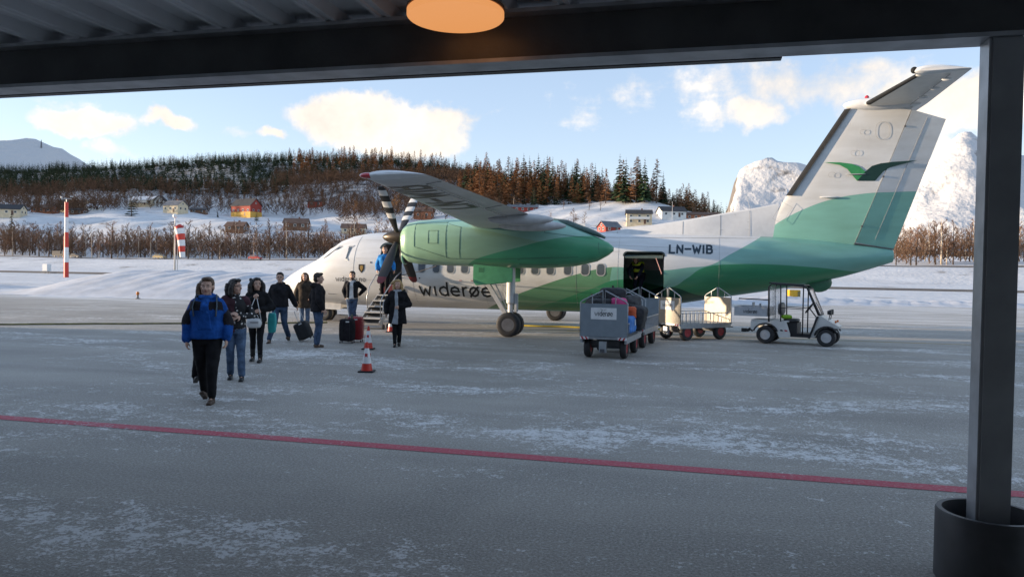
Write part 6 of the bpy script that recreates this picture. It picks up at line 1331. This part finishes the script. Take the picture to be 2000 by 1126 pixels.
p = MB().lathe([(.02, 0), (.09, .02), (.09, .05), (.02, .06)], (-4.2, 19.5, .66), 'X', 14).build('camera_pouch', mat('olive_pouch', (.09, .10, .07), .7), smooth='auto'); tag(p, 'small olive pouch lying on top of the black suitcase', 'pouch')
# ============================================================ valley: houses, trees, cars
def proj_y(x, y, z):
    d = Vector((x, y, z - CAM_H)); return 563 - F_PX * d.dot(_u2) / d.dot(_f)
def find_spot(px, py, d0=215, d1=900):
    """ground point seen at that column where the terrain reaches that height"""
    ds = np.arange(d0, d1, 2.0)
    for d in ds:
        x = (px - 1000) / F_PX * d; z = float(terrain_z(x, d))
        if proj_y(x, d, z) <= py: return x, float(d), z
    return x, float(d), z
WALLS = dict(cream=(.62, .52, .36), white=(.68, .67, .63), red=(.30, .045, .03), brown=(.16, .085, .05), terra=(.36, .14, .07), yellow=(.62, .36, .07), grey=(.3, .3, .31))
ROOFS = dict(dark=(.035, .035, .04), slate=(.13, .14, .16), brown=(.14, .08, .055), snow=(.72, .73, .76), red=(.3, .05, .035))
def house(px, py, wpx, hpx, rpx, wall, roof, label, yaw=0, depth=.75, floors=1, kind='house', gable_front=False, lower=None, d1=600, porch=False, chim=True):
    x, y, z = find_spot(px, py, 215, d1); s = y / F_PX; w, h, rh = wpx * s, hpx * s, rpx * s; dp = w * depth
    e = empty(kind, (x, y, z), R(yaw)); tag(e, label, 'house' if 'house' in kind else kind.split('_')[-1])
    mw = mat('wall_' + wall, WALLS[wall], .8, var=.12, vscale=.6); mr = mat('roof_' + roof, ROOFS[roof], .75, var=.2, vscale=.5)
    if gable_front: w, dp = dp, w; e.rotation_euler = (0, 0, R(yaw + 90))
    poly = [(-dp / 2, -3), (dp / 2, -3), (dp / 2, h), (0, h + rh), (-dp / 2, h)]
    W_ = MB().prism([(-w / 2, a, b) for a, b in poly], (w, 0, 0)).build('wall', mw, e)
    if lower: MB().box((0, 0, h * .19 - 1.5), (w * 1.012, dp * 1.016, h * .38 + 3)).build('lower_wall', mat('wall_' + lower, WALLS[lower], .8, var=.12, vscale=.6), e)
    ov = .5; sl = rh / (dp / 2); rf = None
    for q in (-1, 1):
        pr = [(0, h + rh + .12), (q * (dp / 2 + ov), h - sl * ov + .12), (q * (dp / 2 + ov), h - sl * ov + .32), (0, h + rh + .34)]
        o = MB().prism([(-w / 2 - ov, a, b) for a, b in pr], (w + 2 * ov, 0, 0)).build('roof', mr, e); rf = rf or o
    if chim: MB().box((w * .12, .3, h + rh + .3), (.7, .7, 1.3)).build('chimney', mat('chimney_brick', (.2, .1, .08), .8), rf)
    fr = mat('window_trim', (.66, .65, .62), .6); gl = mat('house_glass', (.05, .06, .07), .08, var=.3)
    fh = h / floors
    for f in range(floors):
        zc = fh * (f + .55)
        for side in (-1, 1):
            n = max(2, int(w / 3.2))
            for i in range(n):
                xx = -w / 2 + w * (i + .5) / n; ww = MB().box((xx, side * (dp / 2 + .03), zc), (1.25, .12, 1.25)).build('window', fr, e); MB().box((xx, side * (dp / 2 + .07), zc), (1.0, .1, 1.0)).build('pane', gl, ww)
        for side in (-1, 1):
            for yy in (-dp * .22, dp * .22): ww = MB().box((side * (w / 2 + .03), yy, zc), (.12, 1.2, 1.25)).build('window', fr, e); MB().box((side * (w / 2 + .07), yy, zc), (.1, .95, 1.0)).build('pane', gl, ww)
    for side in (-1, 1): ww = MB().box((side * (w / 2 + .03), 0, h + rh * .35), (.12, 1.0, 1.0)).build('window', fr, e); MB().box((side * (w / 2 + .07), 0, h + rh * .35), (.1, .76, .76)).build('pane', gl, ww)
    dr = MB().box((w * .22, -dp / 2 - .05, 1.0), (1.0, .1, 2.1)).build('door', mat('house_door', (.12, .06, .04), .6), e)
    if porch:
        MB().box((0, -dp / 2 - 1.2, h * .46), (w * .8, 2.4, .2)).build('balcony', fr, e); MB().box((0, -dp / 2 - 2.35, h * .46 + .5), (w * .8, .1, .9)).build('balcony_rail', fr, e)
    return e
house(20, 421, 46, 11, 9, 'cream', 'dark', 'cream house with dark roof at the far end of the village', 12)
house(88, 415, 38, 8, 6, 'terra', 'brown', 'low terracotta house with brown roof below the forest', 4)
house(146, 411, 56, 9, 10, 'cream', 'dark', 'long cream house with dark roof and a front gable', -14, porch=True)
house(153, 418, 26, 6, 4, 'brown', 'dark', 'low dark brown shed below the long cream house', 0, kind='wooden_shed', chim=False)
house(186, 411, 26, 6, 5, 'white', 'snow', 'small white house with a snowy roof', 10)
house(283, 402, 46, 9, 8, 'cream', 'snow', 'cream villa with snowy roof and balcony under the woods', -8, porch=True)
house(313, 402, 18, 9, 9, 'white', 'dark', 'narrow white gabled house next to the cream villa', 0, gable_front=True)
house(342, 415, 36, 13, 9, 'cream', 'slate', 'cream house with slate grey roof above the birches', -20)
house(388, 416, 28, 5, 4, 'brown', 'dark', 'weathered dark shed on the snowy slope', 8, kind='wooden_shed', chim=False)
house(480, 423, 52, 20, 13, 'red', 'dark', 'large barn, red above and yellow below, with dark roof', -28, depth=.55, floors=1, kind='barn', lower='yellow', chim=False)
house(578, 447, 44, 9, 9, 'brown', 'brown', 'brown roofed house half hidden behind the bare trees', 6)
house(462, 452, 36, 8, 8, 'brown', 'brown', 'dark brown house sunk among the bare trees below the barn', -6)
house(690, 456, 44, 9, 8, 'cream', 'brown', 'pale house with brown roof behind the birches', 5)
house(616, 403, 28, 7, 4, 'red', 'dark', 'small red shed at the edge of the wood', 0, kind='wooden_shed', chim=False)
house(826, 428, 34, 13, 8, 'terra', 'brown', 'rust coloured house behind the propeller', -8)
house(1018, 414, 58, 8, 4, 'red', 'slate', 'long low red building on the snowy field', 3, depth=.3, kind='farm_building', chim=False)
house(1245, 438, 48, 19, 8, 'cream', 'dark', 'two storey cream house with balcony and dark roof', -6, floors=2, porch=True)
house(1187, 453, 36, 9, 10, 'red', 'slate', 'bright red gabled shed just above the airplane', 30, kind='wooden_shed', chim=False)
house(1308, 426, 48, 11, 9, 'white', 'dark', 'white house with a wide dark roof beside the flagpole', 6, floors=1)
house(1366, 430, 64, 9, 5, 'terra', 'brown', 'long rust red building right of the white house', 4, depth=.3, kind='farm_building', chim=False)
house(1412, 417, 24, 5, 4, 'red', 'snow', 'small red cabin with snowy roof beside the tail fin', 0, kind='cabin')
house(1868, 484, 44, 12, 9, 'brown', 'snow', 'brown house with snowy roof behind the bare trees by the post', -10, d1=420)
house(1790, 474, 60, 9, 5, 'brown', 'dark', 'long dark timber house behind the tail', 4, d1=420)
house(1985, 492, 40, 14, 9, 'cream', 'snow', 'cream house beyond the canopy post', 0, d1=420)
x, y, z = find_spot(1310, 430); tag(MB().tube([(x, y, z), (x, y, z + 9)], [.09, .05], 8).build('flagpole', M_STRW), 'white flagpole in front of the white house', 'flagpole')
# ---- tree prototypes
def spruce_mesh(h, seed, tiers=15, spread=.19, droop=.35, fan=9):
    r_ = random.Random(seed); mb = MB()
    for i in range(tiers):
        t_ = i / (tiers - 1); z = h * (.10 + .88 * t_); L_ = h * spread * (1 - t_) ** .8 + .18; n = max(4, int(fan * (1 - .5 * t_)))
        for k in range(n):
            a = 2 * PI * (k + r_.random() * .9) / n; l = L_ * r_.uniform(.6, 1.12); d = Vector((math.cos(a), math.sin(a), 0)); sd = Vector((-d.y, d.x, 0)); w = l * r_.uniform(.24, .4); dz = -l * droop * r_.uniform(.5, 1.4)
            b = Vector((0, 0, z + r_.uniform(-.3, .3))); tip = b + d * l + Vector((0, 0, dz)); mid = b + d * l * .55 + Vector((0, 0, dz * .25))
            mb.add([b, mid + sd * w + Vector((0, 0, dz * .5)), tip, mid - sd * w + Vector((0, 0, dz * .5)), mid + Vector((0, 0, l * .10))], [(0, 1, 4), (1, 2, 4), (2, 3, 4), (3, 0, 4)])
    return mb
def larch_mesh(h, seed):
    r_ = random.Random(seed); mb = MB(); n = 110
    for i in range(n):
        t_ = (i + r_.random()) / n; z = h * (.12 + .86 * t_); l = h * .17 * (1 - t_) ** .75 * r_.uniform(.55, 1.15) + .25; a = r_.uniform(0, 2 * PI); d = Vector((math.cos(a), math.sin(a), 0)); sd = Vector((-d.y, d.x, 0)); b = Vector((0, 0, z)); tip = b + d * l + Vector((0, 0, -l * .12))
        mb.add([b, tip + sd * .10, tip - sd * .10], [(0, 1, 2)])
        for q in (.3, .5, .7, .9):
            p = b.lerp(tip, q); w = .2 * l + .2
            for s in (-1, 1): e = p + sd * s * w + d * w * .5 + Vector((0, 0, -r_.uniform(.1, .5) * w)); mb.add([p, e, p + d * .34 + Vector((0, 0, -.22))], [(0, 1, 2)])
    return mb
def bare_mesh(h, seed, spread=.34, twigs=1.0, tw=.055, up=.75, low=.18):
    """twigs only; the trunk is built apart"""
    r_ = random.Random(seed); mb = MB()
    def br(p, d, l, r0, lv):
        e = p + d * l; sd = d.cross(Vector((r_.uniform(-1, 1), r_.uniform(-1, 1), .3))).normalized(); s2 = d.cross(sd)
        mb.add([p + sd * r0, p - sd * r0, e], [(0, 1, 2)])
        if lv == 0: return
        mb.add([p + s2 * r0, p - s2 * r0, e], [(0, 1, 2)])
        n = (5, 5, 6)[lv - 1] if lv <= 3 else 6
        for k in range(int(n * twigs)):
            q = r_.uniform(.25, 1.0); a = r_.uniform(0, 2 * PI); nd = (d * up + (sd * math.cos(a) + s2 * math.sin(a)) * r_.uniform(.4, .9) + Vector((0, 0, .25))).normalized()
            br(p + d * l * q, nd, l * r_.uniform(.38, .62), max(tw * .55, r0 * .55 * (1 - q * .4)), lv - 1)
    n = int(11 * twigs)
    for k in range(n):
        t_ = low + (1 - low) * (k + r_.random()) / n; a = r_.uniform(0, 2 * PI); l = h * spread * (1.05 - t_ * .75) * r_.uniform(.7, 1.15)
        br(Vector((0, 0, h * t_ * .93)), Vector((math.cos(a) * .7, math.sin(a) * .7, .75)).normalized(), l, tw * 1.6, 2)
    return mb
def trunk_mesh(h, r0, seed, lean=.03):
    r_ = random.Random(seed); a = r_.uniform(0, 6); return MB().tube([(math.cos(a) * lean * h * t_ * t_ , math.sin(a) * lean * h * t_ * t_, h * t_ - .4 * (t_ == 0)) for t_ in (0, .3, .6, .85, 1)], [r0, r0 * .8, r0 * .55, r0 * .3, r0 * .08], 6)
def tree_mat(name, col, var=.45, rough=.8):
    mt = mat(name, col, rough, var=var, vscale=.5, spec=.1); nt = mt.node_tree; b = nt.nodes['Principled BSDF']; N = nt.nodes.new
    oi = N('ShaderNodeObjectInfo'); r = N('ShaderNodeMapRange'); r.inputs['To Min'].default_value = .6; r.inputs['To Max'].default_value = 1.35; nt.links.new(oi.outputs['Random'], r.inputs['Value'])
    src = b.inputs['Base Color'].links[0].from_socket; mx = N('ShaderNodeMixRGB'); mx.blend_type = 'MULTIPLY'; mx.inputs[0].default_value = 1; nt.links.new(src, mx.inputs[1]); c = N('ShaderNodeCombineXYZ'); [nt.links.new(r.outputs[0], c.inputs[i]) for i in range(3)]; nt.links.new(c.outputs[0], mx.inputs[2]); nt.links.new(mx.outputs[0], b.inputs['Base Color']); return mt
T_SPR = tree_mat('spruce_needles', (.022, .038, .018)); T_LAR = tree_mat('larch_twigs', (.27, .135, .065)); T_TWG = tree_mat('brown_twigs', (.22, .125, .08)); T_BRK = mat('bark', (.09, .065, .05), .9, var=.3); T_BIR = mat('birch_bark', (.50, .42, .33), .8, var=.35, vscale=2); T_PIN = tree_mat('pine_needles', (.035, .055, .022)); T_RUS = tree_mat('rusty_twigs', (.32, .16, .06))
def proto(kind, crown, trunk, cm, tm):
    a = crown.build('crown', cm, None, recalc=False); b = trunk.build('trunk', tm, None, smooth=True); m1, m2 = a.data, b.data; bpy.data.objects.remove(a); bpy.data.objects.remove(b); return kind, m1, m2
PRO = {'spruce': [proto('spruce_tree', spruce_mesh(18, i, 17, .16 + .02 * (i % 3)), trunk_mesh(18, .25, i, .004), T_SPR, T_BRK) for i in range(4)],
       'larch': [proto('larch_tree', larch_mesh(18, 20 + i), trunk_mesh(18, .24, i, .01), T_LAR, T_BRK) for i in range(4)],
       'bare': [proto('bare_tree', bare_mesh(10, 40 + i, .30, 1.3, .05), trunk_mesh(10, .19, i, .05), T_TWG, T_BIR if i % 2 else T_BRK) for i in range(6)],
       'rusty': [proto('bare_tree', bare_mesh(9, 60 + i, .42, 1.25, .04), trunk_mesh(8, .2, i, .03), T_RUS, T_BRK) for i in range(2)],
       'pine': [proto('pine_tree', spruce_mesh(12, 80 + i, 9, .26, .05, 10), trunk_mesh(12, .2, i, .02), T_PIN, T_BRK) for i in range(2)]}
R2 = random.Random(11)
def plant(kind, x, y, hscale, label, group):
    nm, c, t_ = R2.choice(PRO[kind]); e = empty(nm, (x, y, float(terrain_z(x, y)) - .25), R2.uniform(0, 6.28)); s = hscale; w = s * R2.uniform(.85, 1.2); e.scale = (w, w, s); tag(e, label, 'tree', group)
    for m_, n_ in ((c, 'crown'), (t_, 'trunk')): o = bpy.data.objects.new(n_, m_); COL.objects.link(o); o.parent = e
    return e
# the open wood on the right-hand ridge
ntree = 0
for i in range(150):
    px = 905 + 545 * (i + R2.random()) / 150; back = R2.random() ** 1.3; base = 398 - 28 * back + (12 if px > 1330 else 0) * (1 - back)
    if px > 1400: base = 400 + R2.uniform(-6, 5)
    x, y, z = find_spot(px, base, 330, 640); kd = 'larch' if R2.random() < (.5 if px < 1230 else .3) else 'spruce'
    plant(kd, x, y, R2.uniform(.95, 1.5) * (.7 if px > 1400 else 1), {'larch': 'bare orange-brown larch in the open wood on the ridge', 'spruce': 'dark green spruce in the open wood on the ridge'}[kd], {'larch': 'larches on the ridge', 'spruce': 'spruces on the ridge'}[kd])
# birches and bare trees along the road
for i in range(105):
    px = -40 + 860 * (i + R2.random()) / 105; s_ = R2.choice((213, 217, 222, 228, 236)); a = YAW + R(3)
    # point on the strip line for that column
    tx = (px - 1000) / F_PX; d = s_ / (tx * math.sin(a) + math.cos(a)); plant('bare', tx * d, d, R2.uniform(.75, 1.4), 'bare birch or alder in the belt of trees along the valley road', 'bare trees along the road')
for i in range(26):
    px = 1745 + 260 * (i + R2.random()) / 26; s_ = R2.choice((214, 222, 232, 245)); tx = (px - 1000) / F_PX; d = s_ / (tx * math.sin(YAW + R(3)) + math.cos(YAW + R(3))); plant('bare', tx * d, d, R2.uniform(.8, 1.25), 'bare brown tree in the clump beyond the tail of the airplane', 'bare trees beyond the tail')
for kd, px, py, hs, lb in (('rusty', 690, 428, 1.2, 'round rusty bare tree standing on the snow field'), ('rusty', 770, 430, 1.5, 'broad rusty bare tree beside the propeller'), ('pine', 256, 422, .95, 'dark bushy pine below the cream villa'), ('spruce', 22, 470, .75, 'lone spruce at the edge of the birch belt'), ('spruce', 424, 424, .22, 'tiny spruce standing alone on the snow beside the barn'), ('pine', 1040, 402, .95, 'round green pine beside the long red building'), ('bare', 1000, 408, .8, 'thin bare tree by the long red building'), ('bare', 1098, 410, .5, 'small grey bush alone on the snowy field'), ('rusty', 1148, 410, .8, 'spreading bare tree at the wood edge above the engine'), ('rusty', 1170, 411, .75, 'bare tree beside the spreading one at the wood edge'), ('bare', 1118, 450, 1.0, 'pale leafless shrub above the engine nacelle'), ('bare', 1140, 450, .85, 'smaller pale leafless shrub above the engine nacelle'), ('rusty', 1072, 432, .55, 'low rusty shrub behind the wing'), ('pine', 500, 432, .5, 'small dark pine in front of the barn'), ('rusty', 1355, 418, 1.0, 'rusty tree rising between the white and the rust red building')):
    x, y, z = find_spot(px, py); plant(kd, x, y, hs, lb, None)
# masses nobody could count
def mass(name, meshes, mats_, spots, label, cat):
    vs, fs, n = [], [], 0
    arrs = []
    for mb in meshes: V = np.array([tuple(v) for v in mb.v]); arrs.append((V, mb.f))
    for (x, y, z, s, w, k) in spots:
        V, F_ = arrs[k % len(arrs)]; a = R2.uniform(0, 6.28); c, sn = math.cos(a), math.sin(a); Q = np.empty_like(V); Q[:, 0] = (V[:, 0] * c - V[:, 1] * sn) * w + x; Q[:, 1] = (V[:, 0] * sn + V[:, 1] * c) * w + y; Q[:, 2] = V[:, 2] * s + z
        vs.append(Q); fs += [tuple(i + n for i in f) for f in F_]; n += len(V)
    me = bpy.data.meshes.new(name); me.from_pydata(np.vstack(vs).tolist(), [], fs); me.materials.append(mats_)
    o = bpy.data.objects.new(name, me); COL.objects.link(o); tag(o, label, cat, None, 'stuff'); return o
def area(n, pxr, dr, cond=None):
    out = []
    while len(out) < n:
        px = R2.uniform(*pxr); d = R2.uniform(*dr)
        if cond and not cond(px, d): continue
        x = (px - 1000) / F_PX * d; out.append((x, d, float(terrain_z(x, d)) - .3, R2.uniform(.65, 1.1), R2.uniform(.8, 1.25), R2.randrange(9)))
    return out
SP = [spruce_mesh(12, 100 + i, 9, .17, .35, 5) for i in range(4)]
mass('conifer_forest', SP, tree_mat('forest_needles', (.026, .042, .02), .55), area(4600, (-120, 960), (505, 850), lambda p, d: not (560 < p < 960 and d < 590)) + area(420, (900, 1440), (430, 620)), 'dark conifer forest covering the ridge', 'forest')
LR = [larch_mesh(17, 160 + i) for i in range(2)]
mass('larch_stand', LR, tree_mat('larch_mass', (.27, .135, .065)), area(230, (880, 1400), (425, 560)) + area(90, (560, 900), (600, 760)), 'stand of bare orange larches among the conifers', 'forest')
BR = [bare_mesh(10, 120 + i, .36, .8, .09) for i in range(4)]
mass('bare_woodland', BR, tree_mat('woodland_twigs', (.17, .105, .07), .5), area(2800, (-120, 980), (385, 610), lambda p, d: (d < 530 or p > 540) and not (230 < p < 660 and d < 440)) + area(1000, (530, 985), (445, 640)) + area(140, (300, 760), (690, 800)), 'brown leafless woodland on the slope below the conifers', 'woodland')
SH = [bare_mesh(7, 140 + i, .5, .8, .06, low=.02) for i in range(4)]
belt = []
for i in range(900):
    px = R2.uniform(-60, 830) if i < 770 else R2.uniform(1735, 2020); s_ = R2.uniform(212, 248); tx = (px - 1000) / F_PX; d = s_ / (tx * math.sin(YAW + R(3)) + math.cos(YAW + R(3))); x = tx * d; belt.append((x, d, float(terrain_z(x, d)) - .2, R2.uniform(.6, 1.5), R2.uniform(.8, 1.3), R2.randrange(9)))
mass('undergrowth', SH, tree_mat('shrub_twigs', (.17, .11, .075), .5), belt, 'brown leafless undergrowth along the valley road', 'shrubs')
# ---- vehicles on the valley road
def car(px, col, label, kind='parked_car', van=False, L=4.3, s_=206):
    a = YAW + R(3); tx = (px - 1000) / F_PX; d = s_ / (tx * math.sin(a) + math.cos(a)); x = tx * d; e = empty(kind, (x, d, float(terrain_z(x, d)) + .10), -a); tag(e, label, 'car' if not van else 'truck', 'vehicles on the valley road')
    m_ = mat('car_paint_' + kind + str(px), col, .3, coat=.6, var=.04); hw = .86
    pl = [(-L / 2, .35), (L / 2, .35), (L / 2, .72), (L / 2 - .15, .82), (L * .24, .92), (-L * .42, .95), (-L / 2, .85)] if not van else [(-L / 2, .5), (L / 2, .5), (L / 2, 1.3), (-L / 2, 1.3)]
    MB().prism([(p, -hw, q) for p, q in pl], (0, 2 * hw, 0)).build('body', m_, e, bevel=.06)
    cb_ = [(-L * .40, .93), (L * .2, .9), (L * .06, 1.42), (-L * .30, 1.45)] if not van else [(L * .18, 1.3), (L * .48, 1.3), (L * .42, 2.2), (L * .18, 2.2)]
    MB().prism([(p, -hw * .86, q) for p, q in cb_], (0, 2 * hw * .86, 0)).build('cabin', m_, e, bevel=.05)
    for s in (-1, 1): c0 = sum(p for p, q in cb_) / 4; z0 = sum(q for p, q in cb_) / 4; MB().prism([(c0 + (p - c0) * .84, s * hw * .865, z0 + (q - z0) * .72) for p, q in cb_], (0, s * .01, 0)).build('side_window', M_GLASS, e)
    if van: MB().box((-L * .17, 0, 1.75), (L * .62, 2 * hw, 1.0)).build('load_bed', mat('load_dark', (.05, .05, .055), .7), e)
    for sx in (-.31, .31):
        for s in (-1, 1): wheel(e, (sx * L, s * (hw - .08), .33), .33, .2, M_METAL)
    for s in (-1, 1): MB().box((L / 2, s * .6, .68), (.05, .3, .14)).build('headlight', M_STRW, e); MB().box((-L / 2, s * .65, .72), (.05, .25, .16)).build('tail_light', M_STRR, e)
car(498, (.42, .025, .02), 'red car on the valley road below the barn'); car(311, (.5, .36, .16), 'pale gold car on the valley road near the windsock'); car(118, (.04, .04, .045), 'dark truck on the valley road beside the weather mast', 'truck', True, 6.0); car(148, (.06, .05, .05), 'dark car just behind the truck on the valley road')
# runway marker cabin
x, y = -92, 148; e = empty('marker_box', (x, y, 0), -YAW); tag(e, 'small white marker box in the snow beyond the runway', 'marker'); MB().box((0, 0, 1.2), (1.2, 1.0, 1.4)).build('body', M_STRW, e, bevel=.05)
for q in (-.4, .4): MB().tube([(q, 0, 0), (q, 0, .6)], .05, 6).build('leg', M_DGREY, e)
MB().box((.5, .0, .22), (2.2, 1.6, .12)).build('plinth', M_DGREY, e)
# lattice tower on the left mountain
def tower():
    dg = bpy.context.evaluated_depsgraph_get(); x, y = col_xy(80, 4150); hit = sc.ray_cast(dg, Vector((x, y, 3000)), Vector((0, 0, -1))); z = hit[1].z if hit[0] else 650
    e = empty('radio_tower', (x, y, z)); tag(e, 'thin radio tower on top of the snowy mountain', 'tower')
    for k in range(4): a = PI / 4 + k * PI / 2; MB().tube([(4 * math.cos(a), 4 * math.sin(a), -5), (.8 * math.cos(a), .8 * math.sin(a), 44)], [.9, .7], 5).build('tower_leg', M_DGREY, e)
    for k in range(6): q = 4 - k * .55; MB().box((0, 0, 4 + k * 7), (q * 1.5, q * 1.5, .7)).build('brace', M_DGREY, e)
tower()
